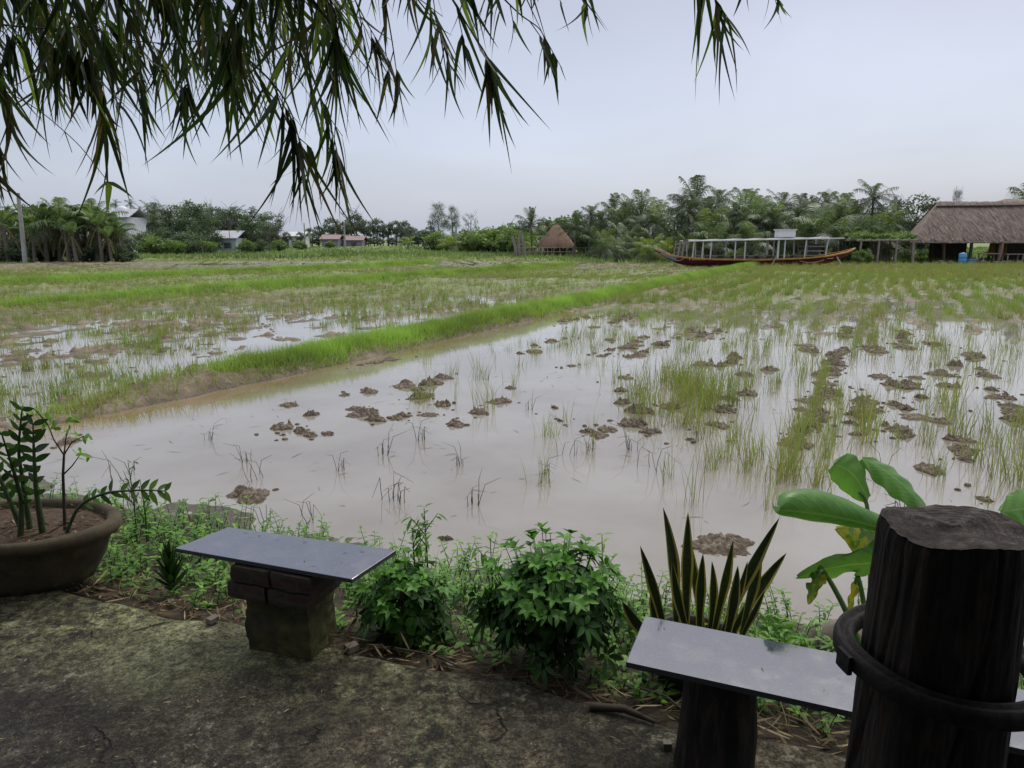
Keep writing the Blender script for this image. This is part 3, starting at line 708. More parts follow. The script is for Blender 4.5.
mb = MB(); th6 = np.linspace(0, 2 * np.pi, 7, endpoint=False)
cl_ = np.array([o.location[:2] for o in COL.objects if o.name.startswith('mud_clod')])
for _ in range(800):
    b = cl_[rng.integers(len(cl_))] + rng.normal(0, .13, 2) + np.array([.45, .9]) * rng.normal(0, .12)
    if b[1] < 4.9: continue
    w_ = rng.uniform(.008, .035); rr = w_ * rng.uniform(.6, 1.3, 7); h_ = w_ * rng.uniform(.3, .8)
    P = np.zeros((3, 7, 3))
    for j, (q, zz) in enumerate(((1.0, -.01), (.8, h_ * .7), (.05, h_))):
        P[j] = np.stack([b[0] + rr * q * np.cos(th6), b[1] + rr * q * np.sin(th6), np.full(7, WL + zz)], -1)
    grid(mb, P, .5, True, True)
md = MB(); N = 1500; yy = rng.uniform(4.6, 17, N); xx = xb(yy) + .7 + (.75 * yy - xb(yy) - .7) * rng.uniform(0, 1, N) ** 1.2; kp = fbm(xx, yy, .9, 3, 99) > .46; xx, yy = xx[kp], yy[kp]; N = len(xx)
dv = np.stack([rng.normal(0, 1, N), rng.normal(0, 1, N), 0 * xx], -1)
ribbons(md, np.stack([xx, yy, np.full(N, WL + .003)], -1), dv, np.stack([-dv[:, 1], dv[:, 0], 0 * xx], -1), rng.uniform(.02, .16, N), rng.uniform(.003, .008, N), 4, None, np.stack([rng.normal(0, .3, N), rng.normal(0, .3, N), 0 * xx], -1), rng.uniform(0, 1, N), 2, 0)
tag(md.build('floating_straw', M['reed']), 'thin straw and stalk pieces floating on the muddy water', 'straw', kind='stuff')
tag(mb.build('mud_crumbs', M['clod']), 'small crumbs of mud and debris floating around the clods', 'mud', kind='stuff')

# ---------------------------------------------------------------- vegetation generators (far)
HM = {}
def setH(r):
    z = [v.co.z for c in r.children if c.name.startswith('crown') for v in c.data.vertices]
    HM[r.name] = float(np.percentile(z, 99.3)); return r
def frond(mb, base, az, el, L, nl=26, leafl=.5, val=.6, droop=.36, lw=.05):
    d = np.array([math.cos(az) * math.cos(el), math.sin(az) * math.cos(el), math.sin(el)]); t = np.linspace(0, 1, nl)
    pts = base + d * L * t[:, None] - up * (droop * L * t ** 2)[:, None]
    tan = norm(np.gradient(pts, axis=0)); s = norm(np.cross(tan, up)); nrm = np.cross(s, tan)
    tube(mb, pts[::4], np.linspace(.035, .008, len(pts[::4])) * L / 3, 4, min(1, val + .2), False)
    w = np.sin(np.pi * np.clip(.12 + t * .8, 0, 1)) ** .6
    for sg in (-1, 1):
        q = pts[2:]; dd = norm(s[2:] * sg + tan[2:] * .55 + nrm[2:] * .18 + rng.normal(0, .08, (nl - 2, 3)))
        ribbons(mb, q, dd, tan[2:], leafl * w[2:] * rng.uniform(.85, 1.1, nl - 2), lw * L / 3, 3, lambda t: np.array([.8, 1, .1]), -up * rng.uniform(.5, 1.0), np.clip(val + rng.normal(0, .1, nl - 2), 0, 1))
def make_palm(h, L, nf, mat, seed, label, lean=.1, trunk_r=.13, elr=(-35, 82), name='coconut_palm', dead=1, leafl=.62):
    r = thing(name, label, 'palm tree', (0, 0, -50))
    ORG[r.name] = np.zeros(3)
    mb = MB(); t = np.linspace(0, 1, 7); top = np.array([lean * h, 0, h])
    pts = np.stack([lean * h * t ** 2, 0 * t, h * t], -1)
    tube(mb, pts, trunk_r * (1.25 - .45 * t), 8, .5, True, .06); mb.build('trunk', M['bark'], r)
    mb = MB()
    for i in range(nf):
        f = i / (nf - 1); el = R(elr[1] + (elr[0] - elr[1]) * f + rng.uniform(-8, 8))
        frond(mb, top + np.array([0, 0, rng.uniform(-.1, .1)]), i * 2.4 + rng.uniform(-.3, .3), el, L * rng.uniform(.8, 1.05) * (.75 + .25 * math.sin(math.pi * min(1, f * 1.3 + .15))), 26, leafl, 1.0 - .75 * f + rng.uniform(-.12, .15), .32 + .25 * rng.random())  # upper fronds paler, lower darker: highlights and shaded gaps put into the tone
    for i in range(dead): frond(mb, top - np.array([0, 0, .15]), rng.uniform(0, 6.3), R(-55), L * .7, 20, .4, .03, .4)
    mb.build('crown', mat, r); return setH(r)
def make_banana(seed, label, n=9, h=2.2, L=2.0):
    r = thing('banana_plant', label, 'banana plant', (0, 0, -50)); ORG[r.name] = np.zeros(3)
    mb = MB(); t = np.linspace(0, 1, 5)
    tube(mb, np.stack([.1 * t, 0 * t, h * t], -1), .13 - .05 * t, 8, .5, True, .1); mb.build('trunk', M['bark'], r)
    mb = MB(); top = np.array([.1, 0, h])
    for i in range(n):
        f = i / (n - 1); az = i * 2.4 + rng.uniform(-.3, .3); el = R(84 - 50 * f); dead = f > .75
        d = np.array([math.cos(az) * math.cos(el), math.sin(az) * math.cos(el), math.sin(el)]); s = np.cross(d, up)
        ll = L * rng.uniform(.8, 1.1)
        # torn blade: a row of strips on either side of the midrib
        m_ = 14; tt = np.linspace(.12, 1, m_); pts = top + d * ll * (tt * (.45 if dead else 1))[:, None] - up * (ll * (1.1 * tt ** 1.3 if dead else .5 * tt ** 2.2))[:, None]
        tube(mb, np.vstack([top, pts]), .02, 4, .9, False); s = norm(s)
        wd = (.14 if dead else .27) * np.sin(np.pi * np.clip(tt * .93, 0, 1)) ** .5 * ll / 2
        v = .06 if dead else .85 - .5 * f + rng.uniform(-.1, .15)
        for sg in (-1, 1):
            ribbons(mb, pts, norm(s * sg + d * .35 + up * rng.uniform(-.5, .1)), np.tile(d, (m_, 1)), wd, ll / m_ * .85, 3, lambda t: np.array([1, .9, .3]), -up * (.9 if dead else .35), np.clip(v + rng.normal(0, .08, m_), 0, 1))
    mb.build('crown', M['banana'], r); return setH(r)
def make_tree(label, mat, h=5, w=3.6, crown0=.25, ncl=46, per=70, leaf=.24, trunk=.14, name='broadleaf_tree', limbs=7, flat=.8, wisp=False, bare=0):
    r = thing(name, label, 'tree', (0, 0, -50)); ORG[r.name] = np.zeros(3)
    mb = MB(); z0 = crown0 * h
    t = np.linspace(0, 1, 6); tr = np.stack([.12 * np.sin(t * 4), .1 * np.cos(t * 3), h * .82 * t], -1)
    tube(mb, tr, trunk * (1.1 - .8 * t), 7, .5, True, .1)
    for i in range(limbs + bare):
        k = rng.uniform(.25, .8); b = np.array([np.interp(k, t, tr[:, j]) for j in range(3)]); a = rng.uniform(0, 6.3); ln = w * .5 * rng.uniform(.6, 1.05)
        e = b + np.array([math.cos(a) * ln, math.sin(a) * ln, ln * rng.uniform(.4, 1.2)])
        m_ = (b + e) / 2 + rng.normal(0, .15, 3); tube(mb, [b, m_, e], [trunk * .4, trunk * .22, .012], 5, .5, False)
        for j in range(3 if bare else 0):
            e2 = e + rng.normal(0, .35, 3) + up * .5; tube(mb, [m_, (m_ + e2) / 2 + rng.normal(0, .1, 3), e2], [.025, .018, .01], 4, .5, False)
    mb.build('trunk', M['bark'], r)
    mb = MB()
    for i in range(ncl):
        q = rng.normal(0, 1, 3); q = q / np.linalg.norm(q) * rng.uniform(.35, 1) ** .6
        zc = z0 + (h - z0) * (.5 + .5 * q[2]); shr = 1 - .25 * abs(q[2])
        c = np.array([q[0] * w / 2 * shr, q[1] * w / 2 * shr, zc]); cr = w * rng.uniform(.10, .19)
        pp = rng.normal(0, 1, (per, 3)); pp = pp / np.linalg.norm(pp, axis=1, keepdims=True) * cr * rng.uniform(.3, 1, (per, 1)) * np.array([1, 1, flat])
        d = norm(pp + rng.normal(0, cr * .6, (per, 3)) + (up * cr * (.9 if wisp else -.1)))
        v = np.clip(.28 + .38 * q[2] + .5 * pp[:, 2] / cr * .6 + rng.normal(0, .12, per) + rng.uniform(-.12, .12), 0, 1)  # light painted in: paler leaves toward crown and clump tops, darker below
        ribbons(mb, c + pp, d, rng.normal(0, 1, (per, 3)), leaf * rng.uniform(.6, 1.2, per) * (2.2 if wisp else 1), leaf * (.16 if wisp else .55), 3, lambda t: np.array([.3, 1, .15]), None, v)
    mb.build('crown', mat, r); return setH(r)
def place(proto, px, top_py, Y, hmodel, label=None, group=None, sxy=1.0, rz=None, first=[set()]):
    p = D(px, top_py, Y); z = gz(p[0], Y) - .05; s = (p[2] - z) / HM[proto.name]
    sc = (s * sxy, s * sxy, s)
    return dup(proto, (p[0], Y, z), rng.uniform(0, 6.3) if rz is None else rz, sc, label, group)
protos = []
def PR(o): protos.append(o); return o
GP = 'coconut palms of the grove behind the boat'
palmA = [PR(make_palm(3.4, 3.7, 20, M['palm'], 1, 'x', .06, elr=(0, 88), leafl=.7)), PR(make_palm(3.2, 3.8, 18, M['palm_dark'], 2, 'x', -.08, elr=(8, 88), leafl=.75)), PR(make_palm(2.8, 4.0, 20, M['palm'], 3, 'x', .10, elr=(-5, 88), dead=2, leafl=.75)), PR(make_palm(5.4, 3.2, 20, M['palm_dark'], 7, 'x', .05, elr=(-30, 86), leafl=.7))]
palmTop = 7.4
young = [PR(make_palm(.8, 2.6, 13, M['palm'], 4, 'x', .02, .14, (5, 84), 'young_palm', 0)), PR(make_palm(.7, 2.3, 11, M['yellowpalm'], 5, 'x', .02, .14, (0, 84), 'young_palm', 1))]
youngTop = 2.9
areca = PR(make_palm(7.2, 1.5, 12, M['palm_dark'], 6, 'x', .02, .07, (-30, 75), 'areca_palm', 0, .4))
ban = [PR(make_banana(1, 'x', 10, 2.0, 1.9)), PR(make_banana(2, 'x', 12, 2.5, 2.0))]
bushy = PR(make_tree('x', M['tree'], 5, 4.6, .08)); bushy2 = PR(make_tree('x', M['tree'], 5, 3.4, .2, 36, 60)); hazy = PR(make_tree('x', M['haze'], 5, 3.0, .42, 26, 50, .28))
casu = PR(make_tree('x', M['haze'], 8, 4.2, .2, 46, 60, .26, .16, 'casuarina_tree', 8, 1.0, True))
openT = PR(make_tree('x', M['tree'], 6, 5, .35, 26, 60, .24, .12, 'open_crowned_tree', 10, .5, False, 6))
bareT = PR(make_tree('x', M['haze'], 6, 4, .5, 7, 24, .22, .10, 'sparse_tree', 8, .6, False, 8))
shrubA = PR(make_tree('x', M['shrub'], 2.2, 3.2, .0, 30, 60, .26, .05, 'leafy_shrub', 5)); shrubB = PR(make_tree('x', M['tree'], 2.2, 3.6, .0, 32, 60, .22, .05, 'dark_shrub', 5))

# coconut grove
G1 = [(575, 214, 70), (600, 212, 66), (622, 206, 66), (655, 207, 62), (690, 199, 61), (712, 200, 63), (735, 202, 61), (755, 200, 60), (775, 205, 59), (797, 207, 60), (815, 200, 63), (838, 204, 60), (862, 202, 61), (890, 206, 62), (590, 207, 72), (612, 197, 70), (632, 200, 74), (646, 193, 66), (664, 203, 74), (682, 196, 70), (701, 179, 66), (722, 190, 70), (745, 192, 66), (765, 196, 69), (786, 193, 64), (806, 197, 70), (828, 192, 60), (846, 196, 70), (852, 204, 66), (876, 184, 60), (900, 203, 72)]
for i, (px, tp, Y) in enumerate(G1):
    lb = 'coconut palm crown in the thick grove behind the boat'; g = GP
    if px == 701: lb, g = 'tallest coconut palm of the grove standing above the bow half of the boat', None
    if px == 876: lb, g = 'tall coconut palm with upright fronds just left of the concrete pole', None
    if px == 590: lb, g = 'coconut palm at the left end of the grove above the round hut', None
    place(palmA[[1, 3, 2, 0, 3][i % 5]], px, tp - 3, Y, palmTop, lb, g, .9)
# lower row in front of the trunks
for i, (px, tp, Y) in enumerate([(600, 225, 68), (628, 222, 62), (655, 228, 60), (676, 224, 64), (705, 208, 60), (716, 222, 57), (738, 214, 60), (756, 222, 57), (775, 210, 60), (795, 224, 57), (818, 203, 57), (838, 216, 57), (858, 214, 58), (882, 212, 58), (690, 232, 57), (640, 236, 60)]):
    place(young[0], px, tp, Y, youngTop, 'low young coconut palm filling the grove just behind the boat', 'young palms behind the boat', 1.0)
for i, (px, tp, Y) in enumerate([(560, 219, 78), (580, 216, 80), (600, 214, 82), (625, 210, 84), (650, 212, 84), (675, 212, 82), (700, 206, 82), (725, 208, 82), (750, 207, 84), (775, 206, 84), (800, 208, 82), (825, 209, 80), (850, 208, 80), (880, 206, 76), (640, 232, 66), (670, 228, 68), (600, 232, 72), (770, 228, 66), (810, 230, 65), (860, 228, 64), (720, 230, 66)]):
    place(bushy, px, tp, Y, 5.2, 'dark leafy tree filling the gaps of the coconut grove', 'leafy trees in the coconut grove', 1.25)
o = place(young[0], 606, 229, 57, youngTop, 'young coconut palm with orange trunk standing in the field left of the boat', None, .8)
o = place(young[0], 618, 236, 58, youngTop, 'smaller young coconut palm right beside the orange-trunked one', None, .9)
place(young[1], 650, 234, 56, youngTop, 'yellowish young palm between the field palms and the boat bow', None, .9)
place(young[1], 668, 238, 58, youngTop, 'yellow-green young palm behind the boat bow', None, 1)
place(young[1], 530, 240, 78, youngTop, 'small yellow palm before the round hut fence', None, 1)
for px in (742, 752): pass
place(shrubA, 736, 250, 51.8, 2.3, 'yellow-green shrub seen through the boat canopy near its middle', None, .9)
place(shrubA, 812, 249, 51.8, 2.3, 'yellow-green shrub seen through the boat canopy near the white box', None, .9)
place(shrubA, 864, 250, 52, 2.3, 'bright shrub between the boat stern and the pergola', None, 1)
for px, tp, Y in [(880, 247, 60), (905, 250, 62), (925, 250, 66), (945, 246, 68), (968, 252, 66), (990, 250, 70), (1015, 250, 68)]:
    place(shrubA if px % 2 else shrubB, px, tp, Y, 2.3, 'low shrub seen behind the posts of the thatched hall', 'shrubs behind the thatched hall', 1.2)
# middle distance
for i, (px, tp, Y) in enumerate([(290, 236, 124), (305, 238, 128), (318, 239, 134), (368, 238, 136), (380, 239, 138), (392, 238, 140), (404, 238, 138), (418, 237, 132), (430, 235, 126), (442, 234, 118), (298, 233, 130), (312, 234, 134), (328, 235, 138), (344, 236, 140), (356, 235, 142), (374, 236, 140), (412, 234, 136), (424, 231, 132)]):
    place(bushy2, px, tp, Y, 0, 'low hazy bush at the foot of the distant slim trees', 'bushes at the foot of the distant slim trees', 2.2)
for i, (px, tp, Y) in enumerate([(458, 233, 96), (470, 231, 98), (482, 229, 94), (494, 229, 92), (506, 226, 90), (446, 236, 100), (516, 230, 86), (530, 226, 90)]):
    place([shrubA, young[1]][i % 2], px, tp, Y, 0, ['rounded bright bush in the row left of the round hut', 'yellow-green young palm in the row left of the round hut'][i % 2], ['bright bushes left of the round hut', 'young palms left of the round hut'][i % 2], 1.3)
for i, (px, tp, Y) in enumerate([(140, 206, 104), (160, 210, 100), (196, 207, 104), (222, 211, 106), (240, 210, 106), (262, 214, 108), (280, 222, 110), (176, 206, 108), (155, 201, 112), (187, 200, 114), (210, 204, 110), (232, 205, 112), (254, 206, 114), (270, 212, 112), (152, 212, 90), (228, 218, 92), (268, 222, 94)]):
    place([areca, openT, palmA[3]][i % 3], px, tp, Y, 0, ['slender areca palm above the left treeline', 'ragged open-crowned tree rising over the left treeline', 'coconut palm crown above the left treeline'][i % 3], ['areca palms above the left treeline', 'ragged trees rising over the left treeline', 'coconut palms above the left treeline'][i % 3])
o = place(palmA[1], 532, 207, 74, palmTop, 'lone slim palm standing just left of the round thatched hut', None, .75)
for i, (px, tp, Y) in enumerate([(505, 226, 92), (520, 222, 90), (545, 219, 94), (565, 217, 96), (585, 222, 90), (600, 222, 88), (560, 232, 84), (585, 236, 82), (605, 238, 80)]):
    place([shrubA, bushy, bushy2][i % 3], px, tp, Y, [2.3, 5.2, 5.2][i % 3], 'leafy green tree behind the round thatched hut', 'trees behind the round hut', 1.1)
for i, (px, tp, Y) in enumerate([(438, 232, 100), (452, 234, 92), (466, 229, 96), (476, 234, 90), (488, 227, 94), (500, 232, 90), (512, 234, 86), (408, 236, 110), (424, 236, 104), (520, 236, 84)]):
    place([shrubA, young[1], ban[0]][i % 3], px, tp, Y, [2.3, youngTop, 4.2][i % 3], ['yellow-green shrub in the row left of the round hut', 'yellow-green young palm in the row left of the round hut', 'banana plant in the row left of the round hut'][i % 3], ['shrubs left of the round hut', 'young palms left of the round hut', 'bananas left of the round hut'][i % 3], 1.1)
place(casu, 438, 203, 128, 9.0, 'tall feathery casuarina rising alone above the middle of the treeline', None, .85)
place(casu, 452, 206, 130, 9.0, 'slightly lower casuarina crowded against the tall one', None, .7)
place(bareT, 470, 213, 132, 6.4, 'thin half-bare tree just right of the casuarinas', None, .8)
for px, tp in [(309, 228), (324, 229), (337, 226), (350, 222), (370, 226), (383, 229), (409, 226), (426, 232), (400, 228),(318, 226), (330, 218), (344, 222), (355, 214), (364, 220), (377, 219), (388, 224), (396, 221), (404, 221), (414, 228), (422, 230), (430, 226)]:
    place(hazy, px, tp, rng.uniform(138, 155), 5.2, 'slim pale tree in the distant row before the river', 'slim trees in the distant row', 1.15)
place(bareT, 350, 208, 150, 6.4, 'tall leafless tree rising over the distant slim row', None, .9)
# left background
for i, (px, tp, Y, pr) in enumerate([(150, 216, 96, 0), (168, 206, 100, 3), (180, 214, 96, 0), (192, 203, 100, 1), (205, 214, 92, 0), (214, 208, 100, 3), (236, 214, 104, 1), (246, 218, 98, 0), (258, 222, 102, 0), (272, 228, 104, 1), (286, 232, 112, 2), (300, 232, 118, 2), (160, 228, 84, 0), (182, 232, 82, 4), (200, 234, 84, 4), (222, 214, 108, 1),
                                     (140, 232, 80, 4), (150, 236, 78, 5), (172, 240, 78, 5), (246, 240, 88, 5), (262, 240, 90, 4), (278, 240, 96, 5), (120, 236, 80, 4), (300, 241, 108, 5), (330, 241, 118, 5), (205, 241, 82, 5), (190, 240, 80, 4), (60, 212, 90, 0), (30, 206, 84, 0), (82, 216, 88, 0), (100, 226, 84, 0), (5, 208, 82, 0)]):
    pr_ = [bushy, bushy2, hazy, openT, shrubB, shrubA][pr]; hm = [5.2, 5.2, 5.2, 6.2, 2.3, 2.3][pr]
    lb = ['dense rounded tree in the left background treeline', 'narrow leafy tree in the left background treeline', 'slim pale tree between the far red roofs', 'open-crowned tree standing above the left treeline', 'dark shrub along the foot of the left treeline', 'bright shrub along the foot of the left treeline'][pr]
    place(pr_, px, tp, Y, hm, lb, lb.replace('tree in', 'trees in').replace('shrub along', 'shrubs along').replace('tree standing', 'trees standing'), 1.15)
for i, (px, tp, Y) in enumerate([(114, 199, 92), (130, 199, 96), (146, 203, 98), (229, 208, 100), (252, 207, 100), (246, 214, 98), (184, 204, 102)]):
    place(areca, px, tp, Y, 8.4, ['slender areca palm rising just behind the white house', 'slender areca palm rising by the grey-roofed blue house'][int(px > 170)], ['areca palms behind the white house', 'areca palms by the blue house'][int(px > 170)])
# banana and palm clump on the left
for i, (px, tp, Y, k, lb) in enumerate([(2, 206, 57, 0, 'big banana plant at the left edge beside the leaning pole'), (34, 214, 60, 1, 0), (48, 210, 61, 0, 0), (62, 198, 58, 2, 'tallest palm of the left clump with drooping fronds'), (80, 204, 60, 1, 0), (92, 206, 58, 0, 0), (102, 210, 59, 1, 0), (112, 218, 58, 0, 0),
                                      (72, 222, 56, 0, 'short banana plant with hanging pale leaves at the front of the left clump'), (44, 224, 59, 1, 0), (10, 222, 58, 1, 0), (26, 204, 64, 0, 0), (56, 216, 63, 1, 0), (88, 214, 62, 1, 0), (108, 226, 57, 0, 0), (70, 208, 62, 0, 0), (40, 204, 58, 1, 0), (54, 207, 59, 0, 0), (86, 200, 60, 2, 0), (97, 212, 57, 1, 0), (118, 224, 58, 0, 0), (20, 214, 59, 1, 0), (76, 212, 59, 0, 0), (64, 218, 57, 1, 0), (106, 216, 59, 2, 0), (30, 222, 57, 0, 0)]):
    pr_ = [ban[0], ban[1], palmA[2]][k]; hm = [4.2, 4.8, 7.4][k]
    place(pr_, px, tp, Y, hm, lb or 'banana plant in the dense clump left of the white house', None if lb else 'banana plants of the left clump', 1.1)
for i, (px, tp, Y) in enumerate([(15, 240, 58), (35, 236, 60), (55, 238, 61), (80, 240, 60), (100, 242, 58), (0, 238, 59), (118, 246, 58)]):
    place(shrubB, px, tp, Y, 2.3, 'dark undergrowth shrub beneath the left banana clump', 'shrubs beneath the left banana clump', 1.3)
# right side
place(openT, 918, 196, 68, 6.4, 'leafy open-crowned tree between the concrete pole and the thatched hall', None, 1.1)
place(openT, 942, 206, 72, 6.4, 'open-crowned tree behind the left gable of the thatched hall', None, .9)
place(casu, 958, 189, 76, 9.0, 'thin-topped tree poking up behind the thatched ridge', None, .35)
place(palmA[1], 1030, 176, 62, palmTop, 'palm whose fronds reach in at the right edge above the thatched hall', None, 1)
place(bushy, 900, 222, 72, 5.2, 'dense dark tree behind the pergola frame', None, 1.2)
place(bushy, 925, 226, 74, 5.2, 'dense dark tree behind the left end of the thatched hall', None, 1.2)
for o in protos:
    for c in list(o.children): bpy.data.objects.remove(c)
    bpy.data.objects.remove(o)

# low green strip of grass at the foot of the trees
n = 26000; x, y = area(n, 54, 120, lambda y: (-.82 * y - 3, .82 * y + 3), 1.3)
o = stuff_blades('rough_grass_under_the_trees', M['shrub'], x, y, sm(60, 72, y + 14 * sm(0, 10, x) - 0 * x) * .7, .5, .10, 3, .2, .4, lambda x, y: .45 + .6 * (fbm(x, y, 6, 3, 66) - .5) * 2)
tag(o, 'rough taller grass along the foot of the treeline', 'grass')

# ---------------------------------------------------------------- buildings and man-made things far off
def house(name, label, px0, px1, eave_py, ridge_py, base_py, Y, wallm, roofm, depth=5, windows=(), flat=False, cat='house'):
    a = D(px0, base_py, Y); b = D(px1, base_py, Y); ze = D(px0, eave_py, Y)[2]; zr = D(px0, ridge_py, Y)[2]
    x0, x1 = a[0], b[0]; z0 = gz((x0 + x1) / 2, Y) - .3
    r = thing(name, label, cat, ((x0 + x1) / 2, Y + depth / 2, z0))
    mb = MB(); box(mb, ((x0 + x1) / 2, Y + depth / 2, (z0 + ze) / 2), (x1 - x0, depth, ze - z0)); mb.build('wall', wallm, r)
    mb = MB()
    if flat: box(mb, ((x0 + x1) / 2, Y + depth / 2, ze + (zr - ze) / 2 + .01), (x1 - x0 + .5, depth + .5, zr - ze))
    else:
        o_ = .4; P = np.array([[(x0 - o_, Y - o_, ze - .1), (x1 + o_, Y - o_, ze - .1)], [(x0 - o_, Y + depth / 2, zr), (x1 + o_, Y + depth / 2, zr)], [(x0 - o_, Y + depth + o_, ze - .1), (x1 + o_, Y + depth + o_, ze - .1)]])
        grid(mb, P, smooth=False); P2 = P.copy(); P2[..., 2] += .08; grid(mb, P2, smooth=False)
    mb.build('roof', roofm, r)
    for (wx, wz, ww, wh) in windows:
        mb = MB(); box(mb, (x0 + (x1 - x0) * wx, Y - .02, z0 + (ze - z0) * wz), (ww, .1, wh)); mb.build('window', M['window'], r)
    return r
h = house('white_house', 'white house half hidden behind the banana clump', 103, 130, 217, 209, 246, 82, M['white_wall'], M['grey_roof'], 4, ((.4, .6, .9, 1.0), (.75, .6, .9, 1.0)))
mb = MB(); c = D(122, 209, 84); lathe(mb, (c[0], 84, c[2] - .7), [(.01, 0), (.55, 0), (.6, .2), (.6, .8), (.3, 1.0), (.01, 1.02)], 16); mb.build('water_tank', M['white_bright'], h)
house('blue_house', 'small pale blue house with grey sheet roof among the trees', 210, 236, 238, 231, 250, 94, M['blue_wall'], M['grey_roof'], 5, ((.3, .55, .9, .7), (.7, .55, .9, .7)))
house('red_roofed_house', 'low far house with a dull red roof left of the white shed', 270, 287, 240, 235.5, 246, 122, M['white_wall'], M['red_roof'], 5, ((.5, .5, .8, .8),))
house('white_shed', 'low far white shed between two red roofs', 289, 303, 236, 232, 246, 120, M['white_wall'], M['white_wall'], 4, ((.4, .5, .8, .6),))
house('red_roofed_shed', 'long low far red roofed shed behind the slim trees', 322, 338, 239, 235, 246, 130, M['purple'], M['red_roof'], 4, ((.5, .5, .9, .6),))
house('violet_shed', 'far low shed with violet-blue walls behind the slim trees', 346, 362, 240, 236.5, 247, 132, M['purple'], M['red_roof'], 4, ((.5, .5, .9, .6),))
# white wall by the river
mb = MB(); a = D(388, 243, 150); b = D(432, 243, 150); z0 = gz(a[0], 150)
r = thing('river_railing', 'white railing and wall panels by the distant river', 'railing', ((a[0] + b[0]) / 2, 150, z0))
for k in range(7):
    mb = MB(); box(mb, (a[0] + (b[0] - a[0]) * k / 6, 150, z0 + 1.0), (.3, .3, 2.0)); mb.build('post', M['white_paint'], r)
mb = MB(); box(mb, ((a[0] + b[0]) / 2, 150.3, z0 + .9), (b[0] - a[0], .1, 1.5)); mb.build('panel', M['white_bright'], r)

def pole(px, top, Y, label, arm=True, lean=0, rad=.13, mat='concrete_pole'):
    p = D(px, top, Y); z = gz(p[0], Y) - .2
    r = thing('utility_pole', label, 'utility pole', (p[0], Y, z))
    mb = MB(); t = np.linspace(0, 1, 5); tube(mb, np.stack([p[0] + lean * (1 - t), Y + 0 * t, z + (p[2] - z) * t], -1), rad * (1.15 - .35 * t), 8); mb.build('shaft', M[mat], r)
    if arm:
        mb = MB(); box(mb, (p[0], Y - .12, p[2] - .35), (1.3, .08, .1)); mb.build('crossarm', M['darkwood'], r)
        for s in (-.5, .5):
            mb = MB(); tube(mb, [(p[0] + s, Y - .12, p[2] - .3), (p[0] + s, Y - .12, p[2] - .12)], .05, 6); mb.build('insulator', M['white_paint'], r)
    return r
pole(18, 193, 55.5, 'grey utility pole leaning in the banana clump at the left edge', False, -.15, .16)
pole(344, 222, 108, 'thin pale pole standing in the far field left of the casuarinas', False)
pole(304, 223, 112, 'thin pale pole behind the tip of the hanging bamboo', False, 0, .1)
pole(456, 226, 92, 'short pale pole right of the casuarinas', False)
pole(896, 197, 63, 'tall concrete utility pole between the boat and the thatched hall', False, -.1, .17)
pole(572, 219, 80, 'slim grey pole behind the round thatched hut', False, 0, .07)

# round hut with its fence
Yh = 74.0
c = D(556, 252, Yh); zg = gz(c[0], Yh)
r = thing('round_hut', 'small conical hut with shaggy brown thatch beside the coconut grove', 'hut', (c[0], Yh, zg))
apex = D(556, 224, Yh)[2]; eave = D(556, 245, Yh)[2]; rad = (D(575.5, 245, Yh)[0] - D(537.5, 245, Yh)[0]) / 2
mb = MB(); lathe(mb, (c[0], Yh, 0), [(rad * 1.02, eave - .25), (rad, eave), (rad * .70, eave + (apex - eave) * .34), (rad * .36, eave + (apex - eave) * .70), (rad * .16, apex - .15), (.02, apex)], 48, amp=.2)
th = rng.uniform(0, 6.28, 1500); hh = rng.uniform(0, 1, 1500); rr = rad * (1.0 - hh ** .85 * .93) * 1.03
ribbons(mb, np.stack([c[0] + rr * np.cos(th), Yh + rr * np.sin(th), eave + (apex - eave) * hh], -1), np.stack([np.cos(th) * .5, np.sin(th) * .5, -1 + 0 * th], -1) + rng.normal(0, .12, (1500, 3)), np.stack([-np.sin(th), np.cos(th), 0 * th], -1), .45, .10, 2, lambda t: np.array([1, .5]), None, .5)
mb.build('thatch_roof', M['hut_thatch'], r)
mb = MB(); box(mb, (c[0], Yh, (zg + eave) / 2), (rad * 1.1, rad * 1.1, eave - zg + .3)); mb.build('wall', M['darkwood'], r)
for k in range(6):
    a = k * math.pi / 3 + .2; mb = MB(); tube(mb, [(c[0] + rad * .85 * math.cos(a), Yh + rad * .85 * math.sin(a), zg - .2), (c[0] + rad * .85 * math.cos(a), Yh + rad * .85 * math.sin(a), eave + .1)], .07, 6); mb.build('post', M['post_wood'], r)
a = D(517, 254, 71); b = D(604, 254, 70); n_ = 15
r = thing('bamboo_fence', 'pale bamboo pole fence running in front of the round hut', 'fence', ((a[0] + b[0]) / 2, 70.5, gz((a[0] + b[0]) / 2, 70.5)))
for k in range(n_):
    q = a + (b - a) * k / (n_ - 1); z = gz(q[0], q[1]); mb = MB(); tube(mb, [(q[0], q[1], z - .2), (q[0] + rng.normal(0, .06), q[1], z + .95 + rng.uniform(-.1, .25))], .05, 6); mb.build('post', M['post_wood'], r)
for hz in (.45, .85):
    mb = MB(); tube(mb, [a * [1, 1, 0] + [0, -.06, gz(a[0], a[1]) + hz], (a + b) / 2 * [1, 1, 0] + [0, -.06, gz(a[0], a[1]) + hz + .05], b * [1, 1, 0] + [0, -.06, gz(b[0], b[1]) + hz - .03]], .04, 6); mb.build('rail', M['post_wood'], r)
